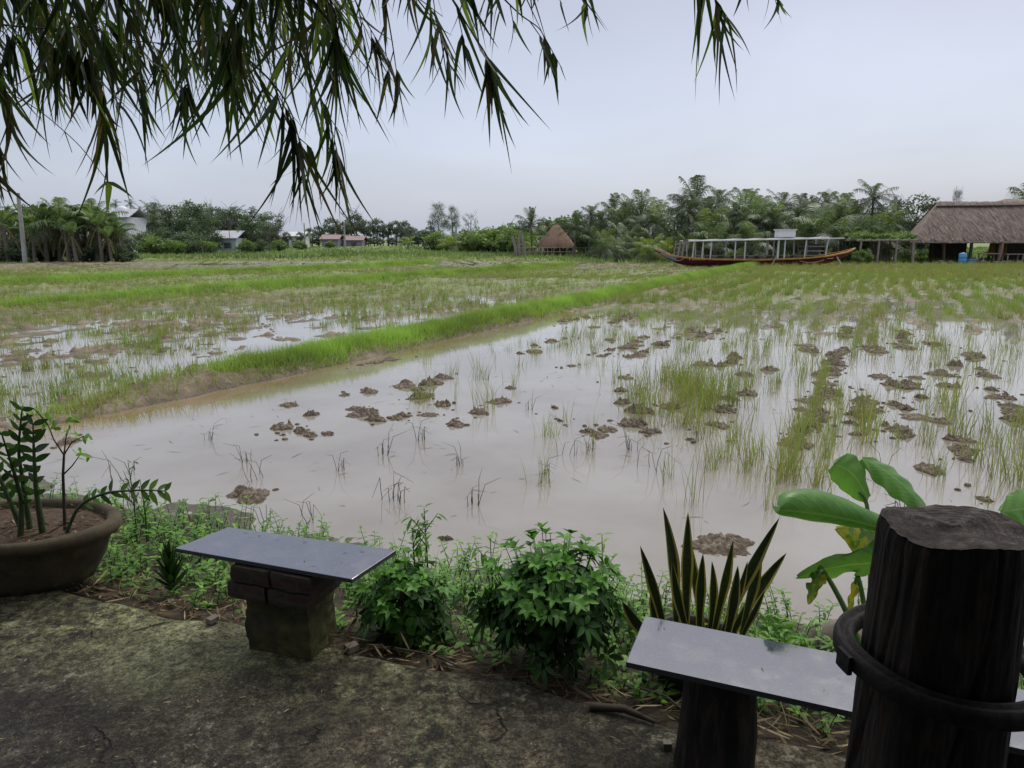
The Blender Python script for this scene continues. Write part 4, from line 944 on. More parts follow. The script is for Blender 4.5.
for i, (px, tp) in enumerate([(519, 230), (524, 233), (515, 236)]):
    q = D(px, tp, 72); z = gz(q[0], 72); mb = MB(); tube(mb, [(q[0] + .1, 72, z - .2), (q[0], 72, (z + q[2]) / 2), (q[0] + rng.normal(0, .2), 72, q[2])], [.2, .17, .14], 8, jitter=.2)
    tag(mb.build('dead_palm_stump', M['post_wood'], None, (q[0], 72, z)), 'dead bare palm trunk at the left end of the bamboo fence', 'stump', 'dead palm trunks by the bamboo fence')

# ---------------------------------------------------------------- boat
def build_boat():
    Y = 50.0; x0 = D(655, 250, Y)[0]; x1 = D(855, 249, Y)[0]; L = x1 - x0; n = 41
    t = np.linspace(0, 1, n); zk = gz((x0 + x1) / 2, Y)
    zw = D(750, 266, Y)[2]
    sheer_pts = [(0, 249), (.06, 254.3), (.14, 257), (.28, 258.6), (.5, 259), (.72, 257.5), (.86, 255), (.95, 251.5), (1, 248)]
    sheer = np.interp(t, [a for a, _ in sheer_pts], [D(750, p, Y)[2] for _, p in sheer_pts])
    keel_pts = [(0, 250.5), (.05, 257), (.10, 262.5), (.16, 266), (.5, 267.5), (.82, 266), (.92, 260), (.97, 254), (1, 250)]
    keel = np.interp(t, [a for a, _ in keel_pts], [D(750, p, Y)[2] for _, p in keel_pts])
    beam = 1.15 * np.sin(np.pi * np.clip(t, .0, 1)) ** .55 + .03
    xs = x0 + L * t
    r = thing('long_tour_boat', 'long maroon wooden boat with grey canopy stranded across the far edge of the paddy', 'boat', ((x0 + x1) / 2, Y, zw))
    m_ = 9; u = np.linspace(-1, 1, m_)
    Pm = np.zeros((n, m_, 3))
    for j, uu in enumerate(u):
        Pm[:, j, 0] = xs; Pm[:, j, 1] = Y + np.sign(uu) * beam * abs(uu) ** .5; Pm[:, j, 2] = keel + (sheer - keel) * abs(uu) ** 1.6
    mb = MB(); grid(mb, Pm); mb.build('hull', M['maroon'], r)
    for s in (-1, 1):
        mb = MB(); pts = np.stack([xs, Y + s * (beam + .02), sheer + .03], -1)
        P = np.stack([pts + [0, s * .04, -.10], pts + [0, s * .05, -.01], pts + [0, -s * .10, .0], pts + [0, -s * .10, -.06]], 1); grid(mb, P, smooth=False)
        mb.build('gunwale', M['orange'], r)
    # deck
    mb = MB(); P = np.stack([np.stack([xs, Y - beam * .93, sheer - .10], -1), np.stack([xs, Y + beam * .93, sheer - .10], -1)], 1)[2:-2]; grid(mb, P); mb.build('deck', M['post_wood'], r)
    # bow cap
    mb = MB(); tube(mb, [(xs[0] - .25, Y, sheer[0] + .1), (xs[0] + .4, Y, sheer[1] + .02), (xs[3], Y, sheer[3] + .02)], [.05, .09, .07], 8); mb.build('bow_tip', M['post_wood'], r)
    mb = MB()
    for s in (-1, 1): 
        P = Pm[1:5][:, [0, 1, 2]] if s < 0 else Pm[1:5][:, [8, 7, 6]]
        Q = P.copy(); Q[..., 1] += s * .012; Q[..., 2] -= .05; grid(mb, Q)
    mb.build('bow_panel', M['bow_blue'], r)
    # painted curls and lettering on the near side
    mb = MB()
    def near_y(x, z):
        i = (x - x0) / L; b = np.interp(i, t, beam); sh = np.interp(i, t, sheer); k = np.interp(i, t, keel); f = np.clip((z - k) / max(sh - k, .01), 0, 1); return Y - b * (f ** (1 / 1.6)) ** .5 - .015
    def bar(px, py, w, hh, tilt=0):
        c = D(px, py, Y - 1.0); box(mb, (c[0], near_y(c[0], c[2]), c[2]), (w, .02, hh), 0, .5, 0, tilt)
    for k, px in enumerate(np.linspace(690.5, 704, 6)):
        bar(px, 258.8, .05, .18); 
        if k % 2 == 0: bar(px + .8, 257.8, .12, .04)
        else: bar(px + .8, 259.6, .12, .045)
        if k in (1, 2, 4): bar(px + 1.6, 258.8, .045, .17, .25)
    mb.build('lettering', M['pale_letter'], r)
    for (pa, pb, dip) in (((672, 257.5), (686, 257.8), 3.2), ((800, 261), (826, 260), 2.2), ((829, 258.6), (836, 258.2), .3)):
        mb = MB(); pts = []
        for k in range(9):
            f = k / 8; px = pa[0] + (pb[0] - pa[0]) * f; py = pa[1] + (pb[1] - pa[1]) * f + dip * math.sin(math.pi * f); c = D(px, py, Y - 1); pts.append((c[0], near_y(c[0], c[2]), c[2]))
        tube(mb, pts, .025, 5); mb.build('painted_curl', M['pale_letter'], r)
    # canopy
    ca, cb = D(687, 240.5, Y), D(822, 237.8, Y)
    mb = MB()
    N = 30; P = np.zeros((N, 7, 3)); w = np.linspace(-1, 1, 7)
    for j, ww in enumerate(w):
        f = np.linspace(0, 1, N); P[:, j, 0] = ca[0] + (cb[0] - ca[0]) * f; P[:, j, 1] = Y + ww * 1.15; P[:, j, 2] = ca[2] + (cb[2] - ca[2]) * f + .05 * (1 - ww ** 2) + .02 * np.sin(f * 40)
    grid(mb, P); Q = P.copy(); Q[..., 2] -= .05; grid(mb, Q)
    c_ = mb.build('canopy', M['canvas'], r)
    for s in (-1, 1):
        mb = MB(); tube(mb, [(ca[0] - .2, Y + s * 1.17, ca[2] - .04), (cb[0] + 1.0, Y + s * 1.17, cb[2] - .03)], .045, 6); mb.build('canopy_rail', M['white_paint'], r)
    for px in (690, 699, 707, 730.5, 740, 772.5, 779, 799.5, 821):
        for s in (-1, 1):
            x = D(px, 250, Y)[0]; i = (x - x0) / L; zs = np.interp(i, t, sheer) - .1; zt = ca[2] + (cb[2] - ca[2]) * np.clip((x - ca[0]) / (cb[0] - ca[0]), 0, 1)
            mb = MB(); wd = .11 if px == 772.5 else .07; tube(mb, [(x, Y + s * .9 * np.interp(i, t, beam), zs), (x, Y + s * 1.05, zt)], wd / 1.5, 6); mb.build('canopy_post', M['white_paint'], r)
    # timber frame near the bow
    for px in (676, 680, 684):
        for s in (-.7, .7):
            x = D(px, 250, Y)[0]; mb = MB(); tube(mb, [(x, Y + s, sheer[5] - .1), (x + .15, Y + s, sheer[4] + 1.0)], .05, 5); mb.build('bow_frame_post', M['post_wood'], r)
    x = D(673, 250, Y)[0]; mb = MB(); tube(mb, [(x, Y - .7, sheer[4] + .75), (x + 1.2, Y - .7, sheer[4] + .9)], .04, 5)
    mb.build('bow_frame_rail', M['post_wood'], r)
    # benches inside
    for px in np.linspace(700, 795, 9):
        x = D(px, 255, Y)[0]; mb = MB(); box(mb, (x, Y, sheer[20] + .22), (.35, 1.6, .06)); box(mb, (x, Y - .6, sheer[20] + .05), (.3, .06, .32)); box(mb, (x, Y + .6, sheer[20] + .05), (.3, .06, .32)); mb.build('bench', M['post_wood'], r)
    # stern cabin: stacked shelves
    a, b = D(802, 256, Y), D(822, 240, Y); mb = MB()
    for k in range(4): box(mb, ((a[0] + b[0]) / 2, Y, a[2] + .05 + (b[2] - a[2]) * k / 3.6), (b[0] - a[0], 1.5, .07))
    for sx_ in (a[0], b[0]):
        for s in (-.7, .7): box(mb, (sx_, Y + s, (a[2] + b[2]) / 2), (.08, .08, b[2] - a[2]))
    mb.build('stern_rack', M['post_wood'], r)
    mb = MB(); box(mb, ((a[0] + b[0]) / 2, Y + .3, (a[2] + b[2]) / 2 - .1), ((b[0] - a[0]) * .8, .6, (b[2] - a[2]) * .7)); mb.build('engine_cover', M['window'], r)
    # mooring planks
    for px, lean_ in ((776, .35), (837, -.4)):
        p1 = D(px, 257, Y - 1.2); p2 = D(px - 5 * np.sign(lean_), 267, Y - 1.8)
        mb = MB(); tube(mb, [p1, p2], .05, 5); mb.build('prop', M['post_wood'], r)
    # white box on the roof
    p, q = D(776, 238, Y), D(794, 231, Y); t_ = thing('roof_box', 'square white box standing on the boat canopy near the stern', 'box', ((p[0] + q[0]) / 2, Y, p[2]))
    mb = MB(); hb = q[2] - p[2]; box(mb, ((p[0] + q[0]) / 2, Y, p[2] + hb / 2 + .05), (q[0] - p[0] - .1, .9, hb)); mb.build('body', M['white_bright'], t_)
    mb = MB(); box(mb, ((p[0] + q[0]) / 2, Y, q[2] + .08), (q[0] - p[0] + .06, 1.0, .08)); mb.build('lid', M['white_paint'], t_)
build_boat()

# ---------------------------------------------------------------- pergola and thatched hall
def build_hall():
    Yf, Yr, Yb = 53.0, 57.0, 61.0
    xl = D(914, 241, Yf)[0]; xr = xl + 17; ze = D(960, 240.5, Yf)[2]; zr = D(960, 202, Yr)[2]; xrl = D(938, 202, Yr)[0]
    zg = gz(xl + 3, Yf)
    r = thing('thatched_hall', 'large open hall with a steep brown thatched roof at the right edge', 'thatched hall', ((xl + xr) / 2, Yr, zg))
    n, m_ = 120, 26; mb = MB()
    f = np.linspace(0, 1, n); g = np.linspace(0, 1, m_)
    for (Ya, s) in ((Yf, 1), (Yb, -1)):
        P = np.zeros((m_, n, 3))
        for j, gg in enumerate(g):
            xa = xl + (xrl - xl) * gg + (0 if s > 0 else 3.4 * (1 - gg)); P[j, :, 0] = xa + (xr - xa) * f; P[j, :, 1] = Ya + (Yr - Ya) * gg
            P[j, :, 2] = ze + (zr - ze) * (gg ** .93) + (fbm(P[j, :, 0], P[j, :, 1] * 3, .5, 4, 41) - .5) * .22 + (rng.uniform(-.12, .02, n) if j == 0 else 0)
        grid(mb, P)
        N = 13000; gg = rng.uniform(0, 1, N); xx = rng.uniform(0, 1, N); xa = xl + (xrl - xl) * gg + (0 if s > 0 else 3.4 * (1 - gg)); X = xa + (xr - xa) * xx
        B = np.stack([X, Ya + (Yr - Ya) * gg, ze + (zr - ze) * gg ** .93 + .06], -1); dv = np.array([xl - xrl, Ya - Yr, ze - zr]) * np.array([.15, 1, 1])
        ribbons(mb, B, dv + rng.normal(0, .22, (N, 3)), np.array([1.0, 0, 0]), .5, .035, 2, lambda t: np.array([1, .5]), up * .08, .5)
    # gable side
    P = np.array([[(xl, Yf, ze), (xl + 3.4, Yb, ze)], [(xrl, Yr - .01, zr), (xrl, Yr + .01, zr)]]); grid(mb, P, smooth=False)
    mb.build('thatch_roof', M['thatch'], r)
    mb = MB(); tube(mb, [(xrl - .5, Yr - .75, zr - .36), (xrl + 3, Yr - .75, zr - .33), (xrl + 8, Yr - .7, zr - .25), (xr, Yr - .7, zr - .22)], .08, 6); mb.build('ridge_pole', M['darkwood'], r)
    mb = MB(); tube(mb, [(xl - .3, Yf - .05, ze - .12), (xr, Yf - .05, ze - .14)], .08, 6); mb.build('eave_beam', M['post_wood'], r)
    for k, x in enumerate(np.linspace(xl + .3, xr - .3, 9)):
        for Yp in (Yf + .3, Yb - .3):
            mb = MB(); tube(mb, [(x + rng.normal(0, .08), Yp, zg - .3), (x + rng.normal(0, .06), Yp, ze)], .11, 7); mb.build('post', M['darkwood' if k % 3 else 'post_wood'], r)
    for k, x in enumerate(np.linspace(xl + 3.6, xr - 1, 6)):
        mb = MB(); tube(mb, [(x, Yr, zg - .3), (x, Yr, zr - .3)], .12, 7); mb.build('king_post', M['darkwood'], r)
    # half-height reed screens at the back
    for (xa, xb, hh) in ((xl + .2, xl + 1.6, 1.9), (xl + 5.6, xl + 8.5, 1.7), (xl + 11, xl + 16, 1.8)):
        mb = MB()
        for x in np.arange(xa, xb, .12): box(mb, (x, Yb - .5, zg + hh / 2), (.10, .04, hh + rng.uniform(-.1, .1)))
        mb.build('reed_screen', M['darkwood'], r)
    # lean-to peak behind
    x = D(1026, 196, Yr)[0]; mb = MB(); P = np.array([[(x - 2.6, Yr + .4, zr - .1), (x + 4, Yr + .4, zr - .1)], [(x - .6, Yr + 1.4, zr + .30), (x + 4, Yr + 1.4, zr + .25)], [(x - 2.6, Yr + 2.4, zr - .4), (x + 4, Yr + 2.4, zr - .4)]]); grid(mb, P, smooth=False); mb.build('rear_roof', M['thatch'], r)
    # pergola to the left
    a = D(861, 241, 52.5)[0]; zt = D(880, 240.5, 52.5)[2]
    p = thing('flat_pergola', 'flat pole pergola with creeper on top between the boat and the thatched hall', 'pergola', ((a + xl) / 2, 54, zg))
    for k, x in enumerate(np.linspace(a, xl - .2, 4)):
        for Yp in (52.5, 56):
            mb = MB(); tube(mb, [(x, Yp, zg - .3), (x + rng.normal(0, .05), Yp, zt)], .075, 6); mb.build('post', M['post_wood'], p)
    for Yp in (52.5, 54.2, 56): mb = MB(); tube(mb, [(a - .3, Yp, zt), (xl + .1, Yp, zt + .02)], .07, 6); mb.build('beam', M['post_wood'], p)
    for k in range(7): x = a + (xl - a) * k / 6; mb = MB(); tube(mb, [(x, 52.3, zt + .08), (x, 56.2, zt + .1)], .04, 5); mb.build('rafter', M['post_wood'], p)
    mb = MB(); N = 2600; X = rng.uniform(a, xl + .3, N); Yy = rng.uniform(53, 56.4, N); Zz = zt + .1 + .55 * fbm(X, Yy, 1.2, 3, 8) * rng.uniform(0, 1, N)
    ribbons(mb, np.stack([X, Yy, Zz], -1), rng.normal(0, 1, (N, 3)), rng.normal(0, 1, (N, 3)), .28, .14, 3, None, None, rng.uniform(0, 1, N)); mb.build('creeper', M['shrub'], p)
    # shade cloth / reed panels under the pergola
    mb = MB(); N = 900; X = rng.uniform(a + .2, a + 1.9, N); Zz = rng.uniform(zg, zt, N)
    ribbons(mb, np.stack([X, np.full(N, 55.8), Zz], -1), rng.normal(0, 1, (N, 3)), rng.normal(0, 1, (N, 3)), .3, .12, 3, None, None, rng.uniform(0, .6, N)); mb.build('hanging_creeper', M['tree'], p)
    mb = MB()
    for k in range(14): tube(mb, [(a + 2.3 + k * .13, 55.9, zg), (a + 2.3 + k * .13, 55.9, zt - .3)], .05, 5)
    mb.build('reed_screen', M['thatch'], p)
    # things stored under the roof
    c = D(962, 262, 52.0); z = gz(c[0], 52)
    d = thing('blue_barrel', 'bright blue plastic barrel standing before the thatched hall', 'barrel', (c[0], 52, z))
    mb = MB(); lathe(mb, (c[0], 52, z - .02), [(.01, 0), (.22, 0), (.25, .06), (.25, .24), (.27, .27), (.25, .3), (.25, .5), (.27, .53), (.25, .56), (.25, .74), (.2, .8), (.01, .8)], 20); mb.build('body', M['blue_drum'], d)
    mb = MB(); lathe(mb, (c[0], 52, z + .76), [(.01, 0), (.09, 0), (.09, .06), (.01, .06)], 12); mb.build('cap', M['white_paint'], d)
    c = D(971, 264, 52.2); z = gz(c[0], 52.2); d = thing('blue_crate', 'low blue crate right beside the barrel', 'crate', (c[0], 52.2, z))
    mb = MB()
    for k in range(3): box(mb, (c[0], 52.0, z + .06 + k * .13), (.5, .03, .09)); box(mb, (c[0], 52.4, z + .06 + k * .13), (.5, .03, .09)); box(mb, (c[0] - .25, 52.2, z + .06 + k * .13), (.03, .4, .09)); box(mb, (c[0] + .25, 52.2, z + .06 + k * .13), (.03, .4, .09))
    mb.build('slatted_side', M['blue_drum'], d); mb = MB(); box(mb, (c[0], 52.2, z + .03), (.48, .38, .02)); mb.build('base', M['blue_drum'], d)
    # wooden tables and hanging cloths
    for i, (px, lb) in enumerate(((988, 'rough wooden table under the thatched eave right of the barrel'), (1012, 'rough wooden table under the thatched eave at the right edge'))):
        c = D(px, 262, 52.8); z = gz(c[0], 52.8); d = thing('wooden_table', lb, 'table', (c[0], 52.8, z))
        mb = MB(); box(mb, (c[0], 52.8, z + .72), (1.3, .7, .05)); mb.build('tabletop', M['post_wood'], d)
        for sx_ in (-.55, .55):
            for sy_ in (-.28, .28): mb = MB(); box(mb, (c[0] + sx_, 52.8 + sy_, z + .34), (.07, .07, .7)); mb.build('leg', M['post_wood'], d)
    for i, (px, py, lb) in enumerate(((992, 251, 'orange cloth hanging beside the leaning post under the thatched roof'), (1004, 252, 'orange cloth hanging nearest the right edge under the thatched roof'))):
        c = D(px, py, 55); mb = MB(); n1 = 12; P = np.zeros((8, n1, 3))
        for j in range(8):
            P[j, :, 0] = c[0] + np.linspace(-.22, .22, n1); P[j, :, 1] = 55 + .06 * np.sin(np.linspace(0, 14, n1) + j * .2); P[j, :, 2] = c[2] + .6 - j * .14
        grid(mb, P); tag(mb.build('hanging_cloth', M['orange_cloth'], None, (c[0], 55, c[2])), lb, 'cloth')
    c = D(1000, 262, 52.4); z = gz(c[0], 52.4)
    mb = MB(); tube(mb, [(c[0] - .15, 52.4, z - .1), (c[0] + .1, 52.5, z + 1.0), (c[0] + .35, 52.9, ze - .1)], [.09, .08, .07], 7, jitter=.1)
    tag(mb.build('leaning_post', M['redwood'], None, (c[0], 52.4, z)), 'reddish leaning forked post propping the thatched eave', 'post')
    for i in range(7):
        px = [983, 996, 1004, 1018, 950, 940, 1010][i]; c = D(px, 264 + i % 2, 51.6 + .1 * i); z = gz(c[0], c[1]); mb = MB(); rough_block(mb, (c[0], c[1], z + .1), (.35, .25, .3), i, .04, 6, seed=i)
        tag(mb.build('rubble_stone', M['stone'], None, (c[0], c[1], z)), 'pale stone lying on the ground before the thatched hall', 'stone', 'stones before the thatched hall')
build_hall()

# ---------------------------------------------------------------- foreground: benches
def slab_from(cor, z, th=.022):
    return [G(px, py, z) for px, py in cor]
def bench_slab(mb_top, corners, th):
    c = np.array(corners); n = 2
    b = c - [0, 0, th]
    k = .0015; cen = c.mean(0); inn = c + norm(cen - c) * k * 1.5
    P = inn + [0, 0, .0]; c2 = c - [0, 0, k]
    mb_top.add(np.vstack([P, c2]), [[0, 1, 2, 3], [0, 4, 5, 1], [1, 5, 6, 2], [2, 6, 7, 3], [3, 7, 4, 0]])
    return c2, b
zs = .385
def make_bench(label, quad, pedestal):
    cen = np.array(quad).mean(0)
    r = thing('granite_bench', label, 'bench', (cen[0], cen[1], 0))
    mb = MB(); c2, b = bench_slab(mb, quad, .017); s = mb.build('slab', M['granite'], r)
    mb = MB(); mb.add(np.vstack([c2, b]), [[0, 4, 5, 1][::-1], [1, 5, 6, 2][::-1], [2, 6, 7, 3][::-1], [3, 7, 4, 0][::-1], [4, 5, 6, 7]])
    e = mb.build('slab_edge', M['granite_edge'], s, ORG[r.name]) ; e.location = (0, 0, 0)
    pedestal(r); return r
BL, BR = G(175, 548, zs), G(352, 579, zs)
ax = norm(BR - BL); ay = np.array([-ax[1], ax[0], 0]); Lb = np.linalg.norm(BR - BL)
TL, TR = G(228, 527, zs), G(396, 550, zs)
q1 = [BL, BR, TR, TL]
rz1 = math.atan2(ax[1], ax[0])
def ped1(r):
    c = np.array([-.885, 2.62, 0]) 
    mb = MB(); rough_block(mb, (c[0], c[1] + .02, .105), (.285, .20, .23), rz1 + .06, .012, 24, seed=3, taper=.02); mb.build('base_block', M['mossblock'], r)
    c2 = c + ax * -.01
    hh = (zs - .022 - .222); k = 0
    for row in range(2):
        for col in range(2):
            mb = MB(); off = (-.092 if col == 0 else .092) + (0.012 if row else -.006)
            q = c2 + ax * off; rough_block(mb, (q[0], q[1] + .01, .222 + hh * (row + .5) / 2), (.178, .235, hh / 2 - .006), rz1 + rng.uniform(-.03, .03), .006, 14, seed=9 + k); mb.build('brick', M['brick'], r); k += 1
    mb = MB(); rough_block(mb, (c2[0], c2[1] + .01, .222 + hh / 2), (.34, .205, hh - .004), rz1, .004, 10, seed=33); mb.build('mortar', M['mossblock'], r)
make_bench('short dark granite bench on a stacked brick pedestal at the terrace edge', q1, ped1)
A = G(626, 662, zs); B2 = G(853, 712, zs); T = G(645, 616, zs)
ax2 = norm(B2 - A); ay2 = norm(T - A); W2 = np.linalg.norm(T - A); L2 = 1.30
q2 = [A, A + ax2 * L2, A + ax2 * L2 + ay2 * W2, A + ay2 * W2]
def ped2(r):
    for k, d_ in enumerate((.26, 1.02)):
        c = A + ax2 * d_ + ay2 * W2 * .50; mb = MB(); t = np.linspace(0, 1, 14)
        n = 36; th = np.linspace(0, 2 * np.pi, n, endpoint=False); P = np.zeros((14, n, 3))
        for i, tt in enumerate(t):
            rr = (.118 - .022 * tt) * (1 + .22 * (fbm(th * 1.6 + 3 * k, np.full(n, tt * 2), .9, 4, 4 + k) - .5) + .10 * np.sin(3 * th + k))
            # close the noise seam
            w = np.clip((th - 5.2) / 1.08, 0, 1); rr = rr * (1 - w) + rr[0] * w
            P[i] = np.stack([c[0] + rr * np.cos(th), c[1] + rr * np.sin(th), np.full(n, -.01 + tt * (zs - .013))], -1)
        grid(mb, P, .5, True, True); mb.build('stump_leg', M['log'], r)
make_bench('long polished granite bench on stump legs behind the log post', q2, ped2)

# log post with its ring
pc = D(955, 527, 1.2); 
def build_post():
    zt = pc[2]; cx, cy = pc[0], 1.2
    r = thing('log_post', 'thick sawn log post standing closest to the camera', 'post', (cx, cy, 0))
    K, n = 80, 240; th = np.linspace(0, 2 * np.pi, n, endpoint=False); t = np.linspace(0, 1, K); P = np.zeros((K, n, 3))
    for i, tt in enumerate(t):
        z = tt * zt; r0 = .140 - .021 * tt
        rr = r0 * (1 + .035 * np.sin(2 * th + 1) + .03 * np.sin(5 * th + tt * 1.5) + .012 * np.sin(13 * th + tt * 3))
        rr += .004 * (fbm(np.cos(th) * 9 + 20, np.sin(th) * 9 + tt * 4, .7, 4, 3) - .5) * 2 - .006 * np.exp(-((((th * 5 / 6.283 + .3 * math.sin(tt * 5)) % 1) - .5) / .03) ** 2)
        if tt > .985: rr = rr * (1 - .03 * (tt - .985) / .015)
        P[i] = np.stack([cx + rr * np.cos(th), cy + rr * np.sin(th), np.full(n, z) + (.006 * np.sin(3 * th) * (tt > .97))], -1)
    mb = MB(); grid(mb, P, .5, True, True); mb.build('trunk', M['log'], r)
    mb = MB(); m_ = 14; Q = np.zeros((m_, n, 3))
    for i, f in enumerate(np.linspace(1, .01, m_)):
        Q[i] = P[-1]; Q[i, :, 0] = cx + (P[-1, :, 0] - cx) * f; Q[i, :, 1] = cy + (P[-1, :, 1] - cy) * f
        Q[i, :, 2] = P[-1, :, 2] * f ** .3 + zt * (1 - f ** .3) + (fbm(Q[i, :, 0], Q[i, :, 1], .03, 4, 6) - .5) * .010 * (f < .99) + .002
    grid(mb, Q, .5, True, True); mb.build('sawn_end', M['logtop'], r)
    # ring: a flat-backed rubber hoop loosely around the trunk
    zr = .842; g = thing('rubber_ring', 'black rubber tyre hoop hung loosely around the log post', 'rubber ring', (cx, cy, zr))
    n = 80; th = np.linspace(0, 2 * np.pi, n, endpoint=False)
    sec = [(.144, .002), (.148, .011), (.155, .012), (.159, .005), (.166, .004), (.170, .013), (.177, .012), (.181, .002), (.181, -.018), (.176, -.023), (.150, -.022), (.144, -.015)]
    P = np.zeros((n, len(sec), 3))
    for j, (rr, zz) in enumerate(sec):
        wob = 1 + .018 * np.sin(2 * th + .6) + .01 * np.sin(5 * th)
        P[:, j] = np.stack([cx + .004 + rr * wob * np.cos(th), cy + .0 + rr * wob * np.sin(th), zr + zz - .012 * np.cos(th + .3)], -1)
    P = np.concatenate([P, P[:1]], 0)
    mb = MB(); grid(mb, P, .5, True, True); mb.build('hoop', M['rubber'], g)
    mb = MB(); a = R(186); rough_block(mb, (cx + .183 * math.cos(a), cy + .183 * math.sin(a), zr + .004), (.009, .040, .036), a, .002, 8); mb.build('joint_block', M['rubber'], g)
build_post()

# ---------------------------------------------------------------- foreground plants
def leaflets_on(mb, pts, L, W, n, val, K=6, both=True, ang=.9, cup=.15, droop=.15, side=None, prof=None, M_=3):
    pts = np.asarray(pts); s = np.linspace(0, len(pts) - 1, n); q = np.stack([np.interp(s, np.arange(len(pts)), pts[:, j]) for j in range(3)], -1)
    tan = norm(np.gradient(q, axis=0)); sd = norm(np.cross(tan, up)) if side is None else norm(np.cross(tan, np.broadcast_to(side, tan.shape)))
    for k, sg in enumerate((-1, 1) if both else (1,)):
        d = norm(sd * sg + tan * ang + rng.normal(0, .26, (n, 3)) + up * .1)
        taper = np.clip(np.linspace(.75, 1, n), 0, 1) * np.where(np.arange(n) > n - 3, .8, 1)
        ribbons(mb, q, d, np.cross(d, np.cross(sd, tan) + rng.normal(0, .2, (n, 3))), L * taper * rng.uniform(.85, 1.1, n), W * taper, K, prof or (lambda t: np.sin(np.pi * np.clip(t, .02, .985) ** .8) ** .9), -up * droop, np.clip(val + rng.normal(0, .15, n), 0, 1), M_, cup, True)

def build_zz():
    c = np.array([D(10, 522, 3.22)[0], 3.22, 0])
    r = thing('bowl_pot', 'wide low clay bowl pot with mossy brown sides at the left edge', 'plant pot', tuple(c))
    mb = MB(); lathe(mb, c, [(.02, .0), (.36, .0), (.375, .03), (.415, .10), (.45, .18), (.462, .215), (.50, .225), (.512, .245), (.508, .272), (.49, .282), (.455, .280), (.44, .262), (.43, .20)], 64, 1, .62, .05); mb.build('bowl', M['pot'], r)
    mb = MB(); th = np.linspace(0, 2 * np.pi, 48, endpoint=False); P = np.zeros((10, 48, 3))
    for i, f in enumerate(np.linspace(1, .01, 10)):
        P[i, :, 0] = c[0] + .445 * f * np.cos(th); P[i, :, 1] = c[1] + .445 * .62 * f * np.sin(th); P[i, :, 2] = .235 + .03 * (fbm(P[i, :, 0], P[i, :, 1], .08, 4, 3) - .3) + .02 * (1 - f)
    grid(mb, P, .5, True, True); mb.build('soil', M['soil'], r)
    mb = MB(); N = 260; a = rng.uniform(0, 6.3, N); f = rng.uniform(0, .95, N) ** .5
    ribbons(mb, np.stack([c[0] + .44 * f * np.cos(a), c[1] + .27 * f * np.sin(a), .252 + rng.uniform(0, .025, N)], -1), np.stack([rng.normal(0, 1, N), rng.normal(0, 1, N), rng.normal(0, .15, N)], -1), rng.normal(0, 1, (N, 3)), rng.uniform(.02, .10, N), rng.uniform(.003, .010, N), 3, None, None, rng.uniform(0, 1, N))
    o = mb.build('litter', M['litter'], r); o['kind'] = 'stuff'
    z = thing('glossy_stemmed_plant', 'glossy dark-leaved plant with one long arching frond in the bowl pot', 'potted plant', (c[0], c[1], .25))
    def stem(pxl, Y, r0=.014, leaf=(.085, .036), n=9, val=.5, start=.25, nm='stem'):
        P = []; b = D(*pxl[0], Y)
        b[2] = .25
        pts = [b] + [D(px, py, Y + dy) for px, py, dy in pxl[1:]]
        pts = np.array(pts); s = np.linspace(0, len(pts) - 1, 24)
        from_ = np.arange(len(pts)); q = np.stack([np.interp(s, from_, pts[:, j]) for j in range(3)], -1)
        for _ in range(4): q[1:-1] = (q[:-2] + q[2:] + 2 * q[1:-1]) / 4
        mb = MB(); tube(mb, q, np.linspace(r0, .003, 24), 8); mb.build('stem', M['stem'], z)
        mb = MB(); leaflets_on(mb, q[int(24 * start):], leaf[0], leaf[1], n, val, 7, True, .8, .12, .12, side=np.array([.1, -1, .35]))
        mb.build('foliage', M['zz'], z)
    stem([(22, 530), (10, 500, 0), (-4, 470, 0), (-14, 440, .05)], 3.22, .016, (.095, .036), 8, .45, .35)
    stem([(30, 530), (24, 490, 0), (18, 450, -.03), (22, 410, -.05)], 3.2, .014, (.085, .032), 9, .5, .3)
    stem([(42, 528), (36, 490, 0), (34, 455, 0), (33, 425, 0)], 3.15, .015, (.095, .035), 8, .4, .3)
    stem([(20, 534), (22, 500, 0), (12, 465, -.1), (2, 435, -.15)], 3.1, .014, (.10, .038), 7, .5, .3)
    stem([(66, 528), (78, 505, 0), (105, 492, 0), (140, 490, 0), (165, 491, 0)], 3.15, .009, (.075, .028), 10, .8, .3)
    s = thing('thin_sapling', 'thin bare-stemmed sapling with few yellow-green leaves in the bowl pot', 'sapling', tuple(D(65, 530, 3.2) * [1, 1, 0] + [0, 0, .25]))
    mb = MB(); base = D(65, 530, 3.2); base[2] = .24
    P1 = [base, D(64, 500, 3.2), D(63, 475, 3.2), D(64, 455, 3.2)]
    tube(mb, P1, [.008, .007, .006, .005], 6)
    br = [[P1[3], D(72, 442, 3.2), D(84, 436, 3.2)], [P1[3], D(54, 440, 3.2), D(48, 425, 3.2)], [P1[3], D(66, 438, 3.25), D(70, 425, 3.25)], [P1[2], D(72, 466, 3.1), D(80, 455, 3.1)], [D(48, 425, 3.2), D(40, 415, 3.2), D(33, 408, 3.2)]]
    for b in br: tube(mb, b, [.004, .003, .002], 5)
    mb.build('stem', M['twig'], s)
    mb = MB()
    for b in br:
        e = np.array(b[-1]); n = 7; ribbons(mb, e + rng.normal(0, .018, (n, 3)), rng.normal(0, 1, (n, 3)) + [0, 0, .3], rng.normal(0, 1, (n, 3)), rng.uniform(.03, .055, n), .018, 5, None, -up * .2, rng.uniform(.5, 1, n), 3, .1, True)
    mb.build('leaves', M['weed'], s)
build_zz()

